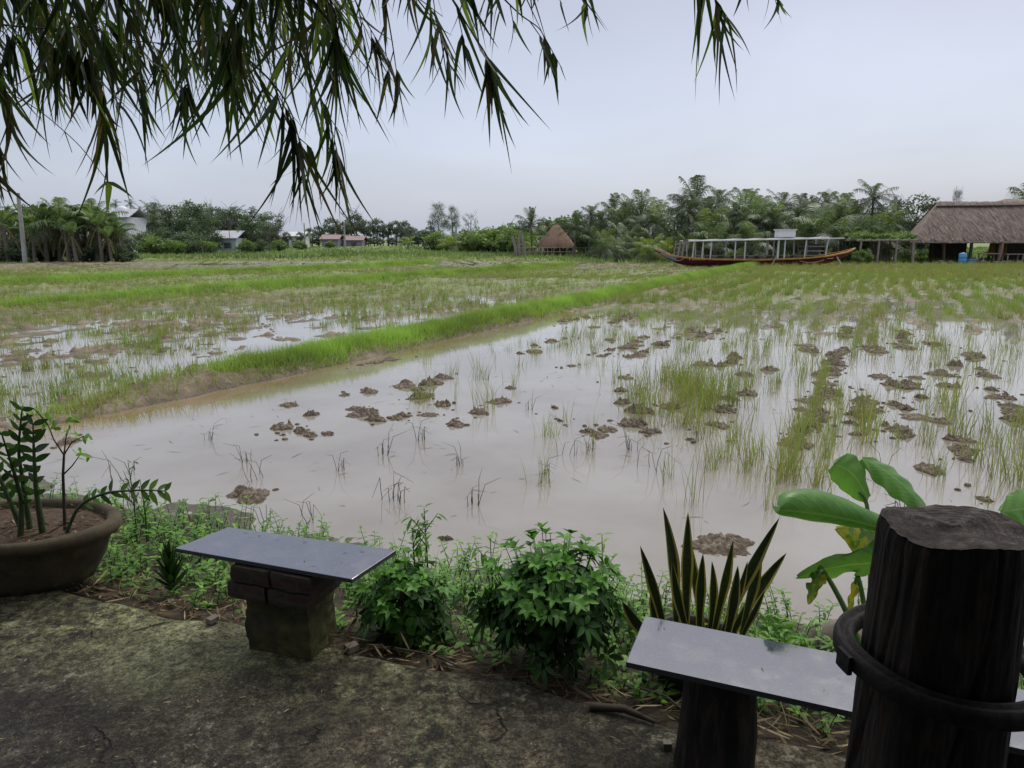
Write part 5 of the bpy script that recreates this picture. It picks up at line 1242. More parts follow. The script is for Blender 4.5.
def whorl_bush(root, cen, rx, rz_, n_wh, L, W, nl, mat, vbase=.45, stems=14, bz=0, seed=0, ry=None):
    ry = ry or rx
    mb = MB(); ms = MB()
    for i in range(n_wh):
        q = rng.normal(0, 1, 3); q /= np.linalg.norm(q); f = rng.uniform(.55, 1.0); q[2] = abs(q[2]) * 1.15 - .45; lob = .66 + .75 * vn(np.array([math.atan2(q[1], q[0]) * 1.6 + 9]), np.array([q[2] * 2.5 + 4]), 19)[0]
        p = cen + q * np.array([rx, ry, rz_]) * f * lob * (1 + .13 * rng.normal())
        p[2] = max(p[2], bz + .03)
        out = norm(q * np.array([1, 1, .6]) + up * .5 + rng.normal(0, .2, 3)); s = norm(np.cross(out, rng.normal(0, 1, 3))); t_ = np.cross(out, s)
        a = np.linspace(0, 2 * np.pi, nl, endpoint=False) + rng.uniform(0, 6)
        d = s * np.cos(a)[:, None] + t_ * np.sin(a)[:, None] + out * .35
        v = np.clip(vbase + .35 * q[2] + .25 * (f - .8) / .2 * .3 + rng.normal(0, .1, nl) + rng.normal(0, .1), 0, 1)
        sc = rng.uniform(.7, 1.15)
        ribbons(mb, p + d * .01, d, np.cross(d, out), L * sc * rng.uniform(.8, 1.1, nl), W * sc, 6, lambda t: np.sin(np.pi * np.clip(t, .03, .985) ** .8) ** .8, -up * rng.uniform(.15, .45), v, 3, .14, True)
        if i % max(1, n_wh // stems) == 0:
            b = np.array([cen[0] + rng.normal(0, .05), cen[1] + rng.normal(0, .05), bz]); tube(ms, [b, (b + p) / 2 + up * .04, p], [.006, .004, .002], 5)
    for i in range(n_wh // 6):                        # young light shoots poking out of the crown
        a0 = rng.uniform(0, 6.3); f = rng.uniform(0, .95) ** .5; hz = math.sqrt(max(0, 1 - f * f)) * .9
        p = cen + np.array([math.cos(a0) * rx * f * 1.05, math.sin(a0) * ry * f * 1.05, rz_ * (hz * .85 + rng.uniform(.0, .35))]); out = norm(np.array([math.cos(a0) * f * .6, math.sin(a0) * f * .6, 1.0]))
        s = norm(np.cross(out, [1, .3, .1])); t_ = np.cross(out, s); m5 = 5; a = np.linspace(0, 2 * np.pi, m5, endpoint=False) + rng.uniform(0, 6)
        d = s * np.cos(a)[:, None] + t_ * np.sin(a)[:, None] + out * rng.uniform(.3, 1.1)
        tube(ms, [p - out * .09, p], [.002, .0012], 4, .5, False)
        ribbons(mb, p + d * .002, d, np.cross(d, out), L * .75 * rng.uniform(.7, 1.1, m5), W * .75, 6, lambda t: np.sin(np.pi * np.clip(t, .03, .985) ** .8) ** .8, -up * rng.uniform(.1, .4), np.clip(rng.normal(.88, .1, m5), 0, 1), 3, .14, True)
    mb.build('foliage', mat, root); ms.build('stems', M['stem'], root).name = 'branching_stem'
cb = D(557, 610, 2.62); zb = gz(cb[0], 2.62)
r = thing('leafy_bush', 'dense dark green bush with whorled leaves between the two benches', 'bush', (cb[0], 2.62, zb))
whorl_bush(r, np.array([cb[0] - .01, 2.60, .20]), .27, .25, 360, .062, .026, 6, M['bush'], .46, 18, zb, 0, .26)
cb = D(405, 605, 2.85); zb = gz(cb[0], 2.85)
r = thing('leafy_bush', 'smaller dark leafy bush just right of the short bench', 'bush', (cb[0], 2.85, zb))
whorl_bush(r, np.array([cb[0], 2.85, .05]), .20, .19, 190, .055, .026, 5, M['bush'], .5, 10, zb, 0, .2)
# small dark pointed plant by the bowl pot
cb = G(165, 586, 0); cb[1] += .06
r = thing('spiky_dark_plant', 'small dark upright pointed plant between the bowl pot and the short bench', 'plant', (cb[0], cb[1], -.05))
mb = MB()
for k in range(34):
    f = k / 33; a = k * 2.4; el = R(25 + 60 * f)
    d = np.array([math.cos(a) * math.cos(el), math.sin(a) * math.cos(el), math.sin(el)]); b = cb + np.array([0, 0, -.06 + .10 * f]) + d * .02
    ribbons(mb, b, d, np.cross(d, up), .07 + .05 * f, .042, 6, lambda t: (1 - t) ** .6 * (.7 + .6 * t) + .01, up * .25, rng.uniform(.1, .45), 3, .3, True)
mb.build('rosette', M['zz'], r)

# snake plant
cs = np.array([.70, 2.50]); zp = gz(cs[0], cs[1]) - .01
zp = max(zp, -.12)
r = thing('black_pot', 'small round black pot holding the snake plant behind the long bench', 'plant pot', (cs[0], cs[1], zp))
mb = MB(); lathe(mb, (cs[0], cs[1], zp), [(.02, 0), (.12, 0), (.135, .04), (.158, .18), (.17, .20), (.17, .225), (.155, .225), (.15, .18)], 40); mb.build('bowl', M['darkpot'], r)
mb = MB(); lathe(mb, (cs[0], cs[1], zp + .19), [(.152, 0), (.08, .012), (.01, .015)], 24, amp=.1); mb.build('soil', M['soil'], r)
r = thing('snake_plant', 'snake plant with upright dark leaves edged in yellow behind the long bench', 'snake plant', (cs[0], cs[1], zp + .2))
snl = [((676, 622), (663, 506), -.02, .05), ((686, 625), (688, 512), .05, .046), ((668, 628), (640, 545), -.05, .042), ((655, 632), (653, 575), -.02, .04), ((700, 630), (703, 553), .0, .04), ((694, 632), (672, 560), -.06, .036), ((712, 634), (733, 540), .05, .044), ((720, 636), (780, 516), .0, .056), ((730, 638), (787, 552), .06, .046),
       ((708, 636), (712, 560), .08, .036), ((724, 640), (738, 565), -.08, .04), ((740, 640), (762, 552), .02, .05), ((715, 636), (748, 560), -.04, .034), ((690, 634), (725, 570), -.1, .034), ((660, 634), (622, 601), -.12, .05), ((736, 642), (765, 590), -.08, .03), ((704, 632), (690, 540), .1, .036)]
for i, (b, t_, dy, w) in enumerate([q for k_, q in enumerate(snl) if k_ not in (13,)]):
    B = D(b[0], b[1], cs[1] + dy * .5); B[2] = zp + .20; T_ = D(t_[0], t_[1], cs[1] + dy); d = T_ - B; Ld = np.linalg.norm(d)
    mb = MB(); tw = rng.uniform(-.6, .6); sd = np.array([1.0, tw, 0])
    bw = norm(np.cross(d, np.array([0, 1.0, 0]))) * rng.uniform(-.16, .16)
    ribbons(mb, B, d - bw * Ld, sd, Ld, w * 1.02, 16, lambda t: np.where(t < .6, .5 + .8 * t, .98 * (1 - ((t - .6) / .4) ** 1.9)) * (1 + .06 * np.sin(t * 14)) + .004, bw, .5, 7, .22, True)
    mb.build('leaf', M['snake'], r)

# broad-leaved plant behind the post
Yt = 2.62; base = np.array([D(862, 640, Yt)[0] + .06, Yt, gz(D(862, 640, Yt)[0], Yt)])
r = thing('broad_leaved_plant', 'large broad-leaved plant with curled and torn leaves behind the log post', 'plant', tuple(base))
def big_leaf(tip, stalk, w, Y0, Y1, roll=0.0, mat='taro', sidev=(0, .35, 1), bend=None, prof=None, K=30, M_=17, curl=0.0, ragged=0):
    a = D(*stalk, Y0); b = D(*tip, Y1); d = b - a; L = np.linalg.norm(d); d = d / L
    s = np.array(sidev, float); s = norm(s - d * (s @ d)); n = np.cross(d, s)
    t = np.linspace(0, 1, K); u = np.linspace(-1, 1, M_)
    pf = prof(t) if prof else np.sin(np.pi * np.clip(t, .02, .99) ** .75) ** .7
    bd = np.zeros(3) if bend is None else np.array(bend)
    P = np.zeros((K, M_, 3))
    for i in range(K):
        c = a + d * L * t[i] + bd * L * (t[i] * (1 - t[i])) * 4 * .25
        for j in range(M_):
            th = u[j] * curl; wd = w / 2 * pf[i]
            if ragged: wd *= 1 - ragged * max(0, vn(np.array([t[i] * 7 + j * .0]), np.array([3.0 * np.sign(u[j])]), 8)[0] - .45) * 1.6 * abs(u[j]) ** 3
            if curl > .01: off = s * (wd * math.sin(th) / curl) + n * (wd * (1 - math.cos(th)) / curl)
            else: off = s * wd * u[j] + n * wd * roll * u[j] ** 2
            P[i, j] = c + off + n * .006 * math.sin(t[i] * 22 + abs(u[j]) * 5) * abs(u[j])
    mb = MB(); grid(mb, P); mb.build('leaf', M[mat], r)
    pts = [base + rng.normal(0, .015, 3) * [1, 1, 0], (base + a) / 2 + up * .06, a, a + d * L * .25]
    mb = MB(); pts = np.array(pts); s_ = np.linspace(0, 3, 14); q = np.stack([np.interp(s_, range(4), pts[:, j]) for j in range(3)], -1)
    for _ in range(3): q[1:-1] = (q[:-2] + q[2:] + 2 * q[1:-1]) / 4
    tube(mb, q, np.linspace(.014, .006, 14), 8); mb.build('leaf_stalk', M['taro_edge'], r)
# rolled leaf pointing left
big_leaf((779, 510), (905, 536), .27, 2.55, 2.40, mat='taro', sidev=(.1, -.25, 1), curl=2.3, bend=(0, 0, .12), prof=lambda t: np.minimum(1, .35 + t * 1.1) * np.clip(1 - t ** 9, .02, 1) ** .5)
# upright leaf with its tip folded over
big_leaf((832, 466), (868, 500), .15, 2.75, 2.70, mat='taro', sidev=(.75, .35, .75), curl=.5, bend=(0, 0, .7), prof=lambda t: np.sin(np.pi * np.clip(t, .03, .97)) ** .5)
big_leaf((862, 458), (925, 508), .15, 2.7, 2.78, mat='taro', sidev=(.5, .8, .55), curl=.7, bend=(.1, 0, .25), prof=lambda t: np.sin(np.pi * np.clip(t * .93 + .05, .03, .97)) ** .6)
big_leaf((842, 500), (892, 560), .13, 2.78, 2.7, mat='taro_old', sidev=(1, .3, .5), curl=.6, ragged=.6)
big_leaf((836, 528), (905, 562), .15, 2.72, 2.62, mat='taro_old', sidev=(.2, .3, 1), curl=.4, ragged=.5)
# torn lower leaf
big_leaf((797, 578), (905, 566), .22, 2.62, 2.42, mat='taro', sidev=(.15, -.35, .9), curl=.55, bend=(0, 0, .22), ragged=1.0)
big_leaf((808, 604), (822, 566), .07, 2.45, 2.42, mat='taro_old', sidev=(1, 0, .2), curl=.3, ragged=1.0)
big_leaf((846, 618), (858, 572), .035, 2.6, 2.6, mat='taro_old', sidev=(1, .2, 0), curl=.5)
# leaves right of the post
big_leaf((1000, 512), (1050, 505), .16, 2.72, 2.62, mat='taro', sidev=(-.2, .4, 1), curl=.5)
big_leaf((1006, 600), (1050, 580), .13, 2.7, 2.6, mat='taro_old', sidev=(-.2, .4, 1), curl=.5)

# rock at the water's edge
c = G(838, 640, -.2); mb = MB()
K, N = 18, 32; ph = np.linspace(.001, np.pi * .6, K); th = np.linspace(0, 2 * np.pi, N, endpoint=False); PH, TH = np.meshgrid(ph, th, indexing='ij')
X, Yy, Z = np.sin(PH) * np.cos(TH), np.sin(PH) * np.sin(TH), np.cos(PH); rr = 1 + .35 * (fbm(X * 2 + 5 + Z, Yy * 2 + Z, 1.2, 4, 5) - .5)
grid(mb, np.stack([c[0] + .05 + X * rr * .16, c[1] + Yy * rr * .12, -.24 + Z * rr * .13], -1), .5, True, True)
tag(mb.build('boulder', M['stone'], None, (c[0], c[1], -.24)), 'rounded grey-brown rock at the bank between the long bench and the post', 'rock')

# ferns at the right of the snake plant, tall weed, ground cover
def weed(mb, ms, base, h, n, L, W, lean, v):
    a = rng.uniform(0, 6.3); tip = base + np.array([math.cos(a) * lean * h, math.sin(a) * lean * h, h]); mid = (base + tip) / 2 + np.array([0, 0, h * .08])
    t = np.linspace(0, 1, n + 2)[1:]; q = base + (tip - base) * t[:, None] + np.outer(4 * t * (1 - t), mid - (base + tip) / 2)
    if ms is not None: tube(ms, [base, mid, tip], [.0028, .002, .001], 4, .5, False)
    k = len(q); aa = np.arange(k) * 2.4 + rng.uniform(0, 6); aa = np.concatenate([aa, aa + np.pi]); q = np.concatenate([q, q])
    d = np.stack([np.cos(aa), np.sin(aa), rng.uniform(.1, .8, 2 * k)], -1); m = 2 * k
    ribbons(mb, q, d, np.cross(d, up), L * rng.uniform(.6, 1.15, m), W, 4, lambda t: np.sin(np.pi * np.clip(t, .05, .98)) ** .8, -up * .3, np.clip(v + rng.normal(0, .15, m) + .15 * (q[:, 2] - base[2]) / h, 0, 1), 3, .1, True)
mb, ms = MB(), MB(); N = 0
while N < 1250:
    x = rng.uniform(-3.6, 2.6); d = rng.uniform(.12, 1.32); y = float(yedge(x)) + d / .943
    dens = .35 + .65 * vn(np.array([x * 1.3]), np.array([y * 2.0]), 12)[0]
    if -2.0 < x < -1.0: dens += .2 - .35 * (d < .35)
    if rng.random() > dens: continue
    if d < .2 and rng.random() < .5: continue
    z = gz(x, y) - .01; h = rng.uniform(.05, .20) * (1.25 if d > .5 else .7)
    weed(mb, ms, np.array([x, y, z]), h, rng.integers(3, 6), .045, .017, .3, .6); N += 1
for _ in range(2600):                       # broad low leaves
    x = rng.uniform(-3.4, 2.6); d = rng.uniform(.08, 1.2); y = float(yedge(x)) + d / .943; z = gz(x, y)
    a = rng.uniform(0, 6.3); dd = np.array([math.cos(a), math.sin(a), rng.uniform(.2, 1.2)]); z = z + rng.uniform(0, .07)
    if vn(np.array([x * 2.1]), np.array([y * 2.6]), 12)[0] < .33: continue
    ribbons(mb, np.array([x, y, z]), dd, np.cross(dd, up), rng.uniform(.03, .065), rng.uniform(.016, .034), 5, None, -up * .3, rng.uniform(.25, .95), 3, .15, True)
tag(mb.build('ground_cover', M['weed']), 'low green weeds covering the bank between terrace and water', 'weeds', kind='stuff')
tag(ms.build('weed_stems', M['stem']), 'thin stems of the bank weeds', 'weeds', kind='stuff')
# grass blades on the bank
n = 1500; x = rng.uniform(-3.6, 2.6, n); d = rng.uniform(.1, 1.5, n); y = yedge(x) + d
mb = MB(); blades(mb, x, y, H(x, y) - .01, rng.uniform(.06, .2, n), rng.uniform(.002, .005, n), .5, 4, np.clip(rng.normal(.5, .25, n), 0, 1), .8)
tag(mb.build('bank_grass', M['rice']), 'thin grass blades along the bank', 'grass', kind='stuff')
# individual tall weeds
def tall(px, py_b, py_t, Y, label, n=12, L=.05, W=.016, v=.7, reddish=False):
    t_ = D(px, py_t, Y); z = gz(t_[0], Y); b = np.array([t_[0], Y, z]); r = thing('tall_weed', label, 'weed', tuple(b))
    mb, ms = MB(), MB(); h = t_[2] - z
    tube(ms, [b, b + [.01, 0, h * .5], b + [0, 0, h]], [.005, .004, .0015], 6)
    for k in range(5):
        zz = h * rng.uniform(.3, .8); a = rng.uniform(0, 6.3); e = b + np.array([math.cos(a) * .07, math.sin(a) * .07, zz + .10]); tube(ms, [b + [0, 0, zz], e], [.003, .001], 5)
        m = 6; q = (b + [0, 0, zz]) + (e - b - [0, 0, zz]) * rng.uniform(.3, 1, (m, 1)); dd = rng.normal(0, 1, (m, 3)) + [0, 0, .3]; ribbons(mb, q, dd, np.cross(dd, up), L, W, 5, None, -up * .3, np.clip(v + rng.normal(0, .15, m), 0, 1), 3, .1, True)
    weed(mb, None, b, h, n, L, W, 0.02, v)
    ms.build('stem', M['stem'], r); mb.build('leaves', M['weed'], r)
tall(424, 600, 508, 3.05, 'tall thin upright weed standing above the small bush right of the short bench')
tall(412, 600, 528, 3.0, 'shorter upright weed left of the tallest one')
tall(384, 610, 560, 2.95, 'leafy weed close to the right end of the short bench')
tall(490, 600, 535, 2.9, 'bright leafy weed at the left shoulder of the dense bush', 10)
tall(602, 600, 535, 2.85, 'bright leafy weed at the right shoulder of the dense bush', 10)
tall(140, 560, 480, 3.9, 'dark twiggy weed at the water edge right of the bowl pot', 5, .03, .01, .2)
tall(128, 560, 462, 4.0, 'taller dark twiggy weed at the water edge right of the bowl pot', 5, .03, .01, .2)
def fern(px, py, Y, label, nf=7, L=.28):
    c = D(px, py, Y); z = gz(c[0], Y); b = np.array([c[0], Y, z]); r = thing('fern', label, 'fern', tuple(b)); mb = MB()
    for i in range(nf):
        a = i * 2.4 + rng.uniform(0, 1); el = R(rng.uniform(45, 80)); d = np.array([math.cos(a) * math.cos(el), math.sin(a) * math.cos(el), math.sin(el)]); t = np.linspace(0, 1, 16)
        l = L * rng.uniform(.7, 1.1); pts = b + d * l * t[:, None] - up * (l * .35 * t ** 2)[:, None]; tube(mb, pts[::3], np.linspace(.003, .001, len(pts[::3])), 4, .6, False)
        leaflets_on(mb, pts[3:], .055, .012, 13, .7, 4, True, .4, .05, .15, prof=lambda t: np.array([.5, 1, .7, .1]))
    mb.build('fronds', M['weed'], r).name = 'frond_cluster'
fern(778, 600, 2.85, 'light green fern right of the snake plant', 9, .30)
fern(800, 622, 2.7, 'small fern beside the rock at the bank', 6, .2)
fern(640, 580, 2.95, 'feathery fern between the dense bush and the snake plant', 8, .28)
fern(765, 620, 2.6, 'low fern just behind the long bench', 7, .22)

# litter on the bank and terrace
mb = MB(); N = 2600
x = rng.uniform(-3.6, 2.4, N); d = np.clip(rng.gamma(2, .12, N), 0, 1.0) - .05; y = yedge(x) + d
z = np.where(d > 0.02, H(x, y), .0) + rng.uniform(.003, .03, N)
dv = np.stack([rng.normal(0, 1, N), rng.normal(0, .8, N), rng.normal(0, .12, N)], -1)
ribbons(mb, np.stack([x, y, z], -1), dv, np.stack([-dv[:, 1], dv[:, 0], rng.normal(0, .3, N)], -1), rng.uniform(.02, .13, N), rng.uniform(.003, .011, N), 4, None, np.array([0, 0, .05]), rng.uniform(0, 1, N) ** 1.3, 2, 0)
N = 2600; x = rng.uniform(-3.6, 2.0, N); y = yedge(x) - rng.uniform(0, 1, N) ** .8 * 2.2; y = np.maximum(y, .5)
dv = np.stack([rng.normal(0, 1, N), rng.normal(0, 1, N), 0 * x], -1)
ribbons(mb, np.stack([x, y, np.full(N, .010)], -1), dv, np.stack([-dv[:, 1], dv[:, 0], 0 * x], -1), rng.uniform(.004, .03, N), rng.uniform(.0015, .006, N), 4, None, np.array([0, 0, .02]), rng.uniform(.2, 1, N), 2, 0)
for (qa, qb, qc, nn) in ((q1[0], q1[1], q1[3], 16), (q2[0], q2[1], q2[3], 20)):
    u_, w_ = rng.uniform(.05, .95, nn), rng.uniform(.08, .92, nn); P_ = qa + (qb - qa) * u_[:, None] + (qc - qa) * w_[:, None]; P_[:, 2] = zs + .0025
    dv = np.stack([rng.normal(0, 1, nn), rng.normal(0, 1, nn), 0 * u_], -1)
    ribbons(mb, P_, dv, np.stack([-dv[:, 1], dv[:, 0], 0 * u_], -1), rng.uniform(.004, .028, nn), rng.uniform(.0012, .004, nn), 4, None, np.array([0, 0, .04]), rng.uniform(0, 1, nn), 2, 0)
tag(mb.build('leaf_litter', M['litter']), 'dry bamboo leaves and straw scattered on bank and terrace', 'leaf litter', kind='stuff')
for (a, b, rr, lb) in (((590, 706), (655, 722), .014, 'thick dark stick lying in front of the dense bush'), ((640, 688), (690, 716), .005, 'thin twig lying near the foot of the long bench leg'), ((395, 648), (470, 672), .004, 'thin pale twig on the terrace edge below the small bush')):
    pa, pb = G(*a, .012), G(*b, .012); mb = MB(); tube(mb, [pa, (pa + pb) / 2 + [.01, .015, .01], pb], [rr, rr * .9, rr * .5], 7, jitter=.15)
    tag(mb.build('fallen_stick', M['twig'], None, pa), lb, 'stick')
for i, (px, py) in enumerate([(667, 748), (213, 622), (170, 590), (148, 578), (805, 640), (500, 668), (450, 652), (352, 650)]):
    c = G(px, py, 0); z = 0 if c[1] < float(yedge(c[0])) else gz(c[0], c[1]); mb = MB(); rough_block(mb, (c[0], c[1], z + .012), (.03 + .015 * (i % 3), .025 + .01 * (i % 2), .024), i, .008, 6, seed=i)
    tag(mb.build('pebble', M['stone'], None, (c[0], c[1], z)), 'small grey pebble by the terrace edge', 'pebble', 'pebbles at the terrace edge')

# ---------------------------------------------------------------- hanging bamboo
def spray(path, Y, label, dens=1.0, leaf=.16, tip=5, yv=None, side_tw=1, stemr=.0028, thr=0.0, w=.0108):
    pts = np.array([D(px, py, Y + (dy[0] if dy else 0)) for px, py, *dy in path])
    s = np.linspace(0, len(pts) - 1, 30); q = np.stack([np.interp(s, range(len(pts)), pts[:, j]) for j in range(3)], -1)
    for _ in range(5): q[1:-1] = (q[:-2] + q[2:] + 2 * q[1:-1]) / 4
    r = thing('bamboo_branch', label, 'bamboo branch', tuple(q[0]))
    ms = MB(); tube(ms, q, np.linspace(stemr, .0009, 30), 5)
    B = []; Dv = []; Ls = []
    seg = np.linalg.norm(np.diff(q, axis=0), axis=1); tot = seg.sum(); n = max(2, int(tot / .05 * dens)); cs_ = np.concatenate([[0], np.cumsum(seg)])
    for k in range(n):
        f = (k + rng.random()) / n * tot
        if f < thr * tot: continue
        p = np.array([np.interp(f, cs_, q[:, j]) for j in range(3)]); i = min(28, int(np.searchsorted(cs_, f))); tan = norm(q[i + 1] - q[i])
        # side twig
        dt = norm(tan * .6 - up * .7 + rng.normal(0, .4, 3) * [1, .7, .6]); tl = rng.uniform(.02, .09) * side_tw; e = p + dt * tl
        tube(ms, [p, e], [.0014, .0008], 4, .5, False)
        for m in range(rng.integers(2, 5)):
            B.append(p + dt * tl * rng.uniform(.5, 1)); dd = norm(-up * .95 + dt * .35 + rng.normal(0, .38, 3) * [1, .8, .35]); Dv.append(dd); Ls.append(leaf * rng.uniform(.5, 1.1))
    e = q[-1]; tan = norm(q[-1] - q[-4])
    for m in range(tip):
        a = (m - (tip - 1) / 2) * .2; dd = norm(tan * .6 - up * .9 + np.array([math.sin(a) * .9 + rng.normal(0, .08), rng.normal(0, .3), 0])); B.append(e - tan * rng.uniform(0, .03)); Dv.append(dd); Ls.append(leaf * rng.uniform(.7, 1.1))
    B, Dv, Ls = np.array(B), np.array(Dv), np.array(Ls); N = len(B)
    mb = MB(); v = np.clip(rng.beta(2.2, 2.2, N), 0, .92) if yv is None else np.full(N, yv)
    if yv is None: v[rng.random(N) < .05] = .98; v[rng.random(N) < .03] = .05
    sd = rng.normal(0, 1, (N, 3)) * [1, .9, .2]
    ribbons(mb, B, Dv, sd, Ls, w * rng.uniform(.7, 1.25, N) * (Ls / leaf) ** .5, 8, lambda t: np.clip(np.minimum(t / .12, 1), .12, 1) ** .6 * (1 - t ** 1.7) ** .9 + .01, -up * .12 + rng.normal(0, .20, (N, 3)), v, 3, .16, True)
    ms.build('twig', M['twig'], r); mb.build('foliage', M['bamboo'], r)
SP = [
 ([(-60, -40), (-20, 20), (0, 60), (6, 95)], 1.7, 'bamboo branch hanging in the top left corner', 1.6, .15),
 ([(-70, 60), (-35, 100), (-8, 122), (-2, 145)], 1.8, 'bamboo branch reaching in low at the left edge', .8, .13),
 ([(-60, 140), (-25, 158), (-6, 168)], 1.8, 'lowest bare bamboo tip at the left edge above the treeline', .5, .09),
 ([(10, -60), (40, -10), (52, 40), (48, 78)], 1.9, 'bamboo branch hanging second from the top left corner', 1.6, .15),
 ([(60, -60), (75, 0), (84, 35), (90, 70)], 1.6, 'bamboo branch whose thin tips hang over the banana clump', 1.5, .13),
 ([(80, -60), (95, 0), (98, 60), (103, 118)], 1.8, 'bamboo branch ending in a wide fan of bare leaves above the white house', 1.1, .16, 8),
 ([(110, -60), (130, 0), (140, 40), (142, 85)], 2.0, 'bamboo branch with a single twisted leaf tip left of centre', 1.3, .14),
 ([(140, -60), (165, -10), (180, 40), (186, 95)], 1.9, 'bamboo branch with reddish thin tips above the blue house', 1.5, .14),
 ([(200, -60), (205, -10), (225, 40), (238, 70)], 1.7, 'bamboo branch hanging thick left of the long drooping spray', 1.7, .15),
 ([(240, -60), (245, -10), (232, 30), (225, 55)], 1.5, 'near bamboo branch with broad dark leaves left of the long drooping spray', 1.3, .18),
 ([(200, 20), (250, 60), (280, 90), (294, 118), (299, 140), (301, 152)], 1.75, 'longest drooping bamboo spray whose tip crosses the treeline', 1.8, .165, 10),
 ([(250, -60), (275, 0), (300, 50), (318, 90), (334, 135), (338, 160)], 1.9, 'bamboo branch hanging just right of the longest spray', 1.7, .15),
 ([(280, -60), (300, -10), (325, 20), (345, 55)], 1.8, 'bamboo branch of long leaves above the gap between far roofs', 1.8, .17),
 ([(300, -60), (318, -20), (335, 10), (338, 40)], 1.5, 'near bamboo branch with broad leaves above the longest spray', 1.4, .19),
 ([(330, -60), (350, -10), (365, 20), (380, 45)], 1.9, 'bamboo branch with sparse tips above the distant slim trees', 1.2, .15),
 ([(380, -50), (385, 0), (392, 40), (398, 82)], 1.8, 'thin bamboo string ending in a small dark whorl left of the casuarinas', .9, .11, 6),
 ([(400, -60), (410, -10), (430, 15), (445, 40)], 1.9, 'bamboo branch above the casuarinas', 1.3, .14),
 ([(420, -50), (450, -5), (470, 30), (485, 52), (492, 66)], 1.7, 'bamboo branch ending in a long leaf fan above the round hut', 1.0, .15, 7),
 ([(470, -50), (495, -10), (520, 15), (540, 28), (548, 45)], 1.9, 'slender arching bamboo branch with sparse leaves above the round hut', .8, .10, 5),
 ([(500, -60), (530, -25), (560, -10), (590, -5)], 1.8, 'bamboo branch skimming the top edge right of the arching one', .7, .08, 4),
 ([(690, -60), (700, -30), (712, -8), (718, 5)], 1.7, 'separate bamboo tip hanging at the top right of centre', 1.2, .15, 6),
 ([(740, -50), (760, -25), (775, -5)], 1.9, 'short bamboo tip at the top edge right of the separate one', .6, .08, 3),
 ([(-40, -40), (60, 10), (120, 40), (180, 45), (240, 30)], 2.1, 'long bamboo cane with dense leaves crossing the top left', 2.6, .15),
 ([(-60, 10), (0, 25), (60, 30), (110, 20)], 1.6, 'dark near bamboo cane across the top left corner', 2.6, .14),
 ([(150, -60), (200, 5), (260, 15), (330, -10)], 2.0, 'bamboo cane with dense leaves crossing the top centre left', 2.4, .15),
 ([(-20, -60), (30, -30), (100, -20), (190, -30), (300, -40)], 1.5, 'nearest dark bamboo cane along the top edge', 2.6, .15),
 ([(330, -50), (390, -35), (450, -30), (520, -40)], 1.7, 'bamboo cane along the top edge at the centre', 1.1, .13),
]
for sp in SP:
    path, Y, lb, dn, lf = sp[:5]; spray(path, Y, lb, dn * (1.5 if Y < 1.65 or dn > 2 else 1.15), lf, sp[5] if len(sp) > 5 else 5)
spray([(-10, 82), (40, 110), (80, 145), (105, 178), (110, 183)], 1.8, 'long bare bamboo string ending in a bright three-leaf sprig', .0, .09, 0, stemr=.0012)
b = COL.objects[-1]
rt = [o for o in COL.objects if o.name.startswith('bamboo_branch')][-1]
for o in list(rt.children):
    if o.name.startswith('foliage'): bpy.data.objects.remove(o)
mb = MB(); e = D(109, 182, 1.8)
ribbons(mb, np.array([e, e, e]), np.array([[-1, 0, -.45], [1, 0, -.35], [-.18, 0, -1]]), np.array([[0, .6, 1], [0, .6, 1], [1, .3, 0]]), np.array([.045, .06, .075]), np.array([.011, .011, .015]), 8, lambda t: np.clip(np.minimum(t / .12, 1), .12, 1) ** .6 * (1 - t ** 1.7) ** .9 + .01, np.array([[0, 0, -.3], [0, 0, -.35], [0, 0, 0]]), np.array([.93, .9, .99]), 3, .1, True)
mb.build('foliage', M['bamboo'], rt)

# ---------------------------------------------------------------- camera, sky, sun
cam = bpy.data.cameras.new('camera'); co = bpy.data.objects.new('camera', cam); COL.objects.link(co)
cam.sensor_width = 36; cam.lens = F / 1024 * 36; cam.clip_end = 3000; cam.clip_start = .05
co.location = (0, 0, CZ); co.rotation_euler = (R(90) - PITCH, 0, 0); scene.camera = co
cam.dof.use_dof = False
w = bpy.data.worlds.new('World'); scene.world = w; w.use_nodes = True; nt = w.node_tree; nt.nodes.clear()
out = nt.nodes.new('ShaderNodeOutputWorld'); sky = nt.nodes.new('ShaderNodeTexSky'); sky.sky_type = 'NISHITA'; sky.sun_disc = False
sky.sun_elevation = R(58); sky.sun_rotation = R(-35); sky.dust_density = 4; sky.air_density = 1.0
b1 = nt.nodes.new('ShaderNodeBackground'); b1.inputs[1].default_value = .05; nt.links.new(sky.outputs[0], b1.inputs[0])
tc = nt.nodes.new('ShaderNodeTexCoord'); sx = nt.nodes.new('ShaderNodeSeparateXYZ'); nt.links.new(tc.outputs['Generated'], sx.inputs[0])
rp = nt.nodes.new('ShaderNodeValToRGB'); e = rp.color_ramp.elements
e[0].position = 0; e[0].color = (.55, .60, .72, 1); e[1].position = 1; e[1].color = (1.0, .98, .98, 1)
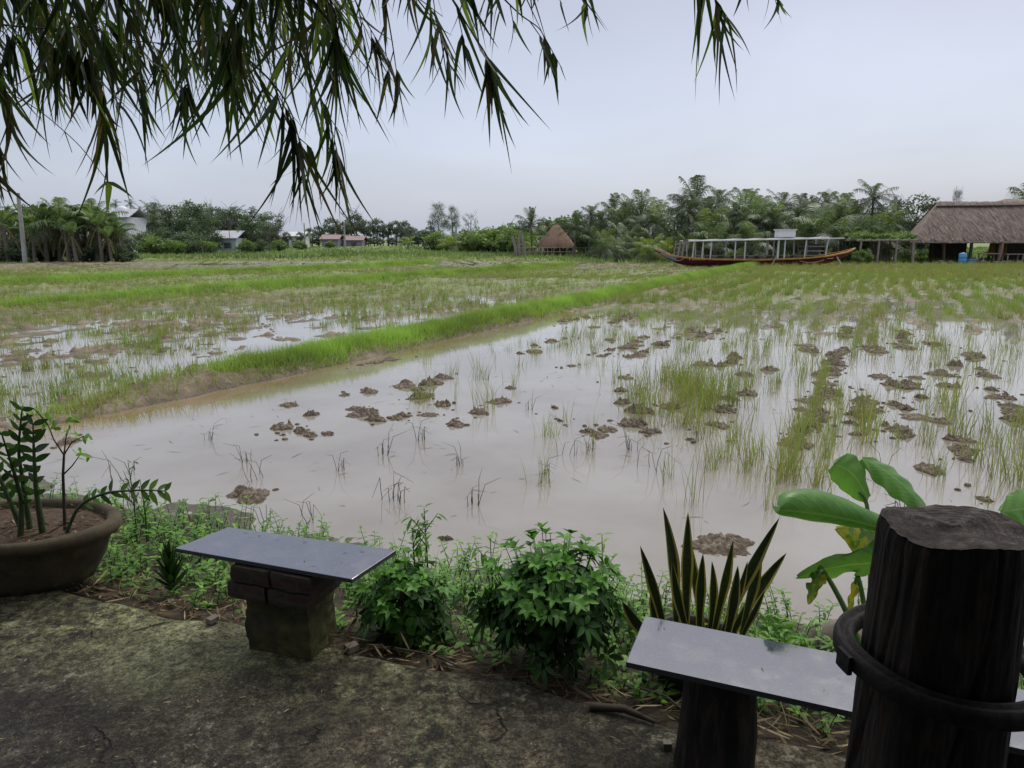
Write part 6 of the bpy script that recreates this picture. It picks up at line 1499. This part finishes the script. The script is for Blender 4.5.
for pz, cz in ((.12, (.48, .53, .66)), (.28, (.40, .42, .52)), (.42, (.46, .47, .56)), (.6, (.75, .74, .78))):
    k = e.new(pz); k.color = (*cz, 1)
nt.links.new(sx.outputs[2], rp.inputs[0])
ns = nt.nodes.new('ShaderNodeTexNoise'); ns.inputs['Scale'].default_value = 1.6; ns.inputs['Detail'].default_value = 4; ns.inputs['Distortion'].default_value = .4
mp = nt.nodes.new('ShaderNodeMapping'); mp.inputs['Scale'].default_value = (1, 1, 3.2); nt.links.new(tc.outputs['Generated'], mp.inputs[0]); nt.links.new(mp.outputs[0], ns.inputs['Vector'])
mr = nt.nodes.new('ShaderNodeMapRange'); mr.inputs[1].default_value = .3; mr.inputs[2].default_value = .7; mr.inputs[3].default_value = .84; mr.inputs[4].default_value = 1.14; nt.links.new(ns.outputs[0], mr.inputs[0])
vm = nt.nodes.new('ShaderNodeVectorMath'); vm.operation = 'SCALE'; nt.links.new(rp.outputs[0], vm.inputs[0]); nt.links.new(mr.outputs[0], vm.inputs['Scale'])
b2 = nt.nodes.new('ShaderNodeBackground'); b2.inputs[1].default_value = .82; nt.links.new(vm.outputs[0], b2.inputs[0])
ad = nt.nodes.new('ShaderNodeAddShader'); nt.links.new(b1.outputs[0], ad.inputs[0]); nt.links.new(b2.outputs[0], ad.inputs[1]); nt.links.new(ad.outputs[0], out.inputs[0])
ld = bpy.data.lights.new('sun', 'SUN'); ld.energy = 1.5; ld.angle = R(30); ld.color = (1, .97, .92)
lo = bpy.data.objects.new('sun', ld); COL.objects.link(lo)
az = R(35); el = R(58)                            # high behind the clouds, ahead and to the right
sd = Vector((math.sin(az) * math.cos(el), math.cos(az) * math.cos(el), math.sin(el)))
lo.rotation_euler = sd.to_track_quat('Z', 'Y').to_euler(); sky.sun_rotation = az
scene.view_settings.view_transform = 'Standard'; scene.view_settings.look = 'None'; scene.view_settings.exposure = 0
scene.render.engine = 'CYCLES'; scene.cycles.max_bounces = 6; scene.cycles.transparent_max_bounces = 4; scene.cycles.use_denoising = True
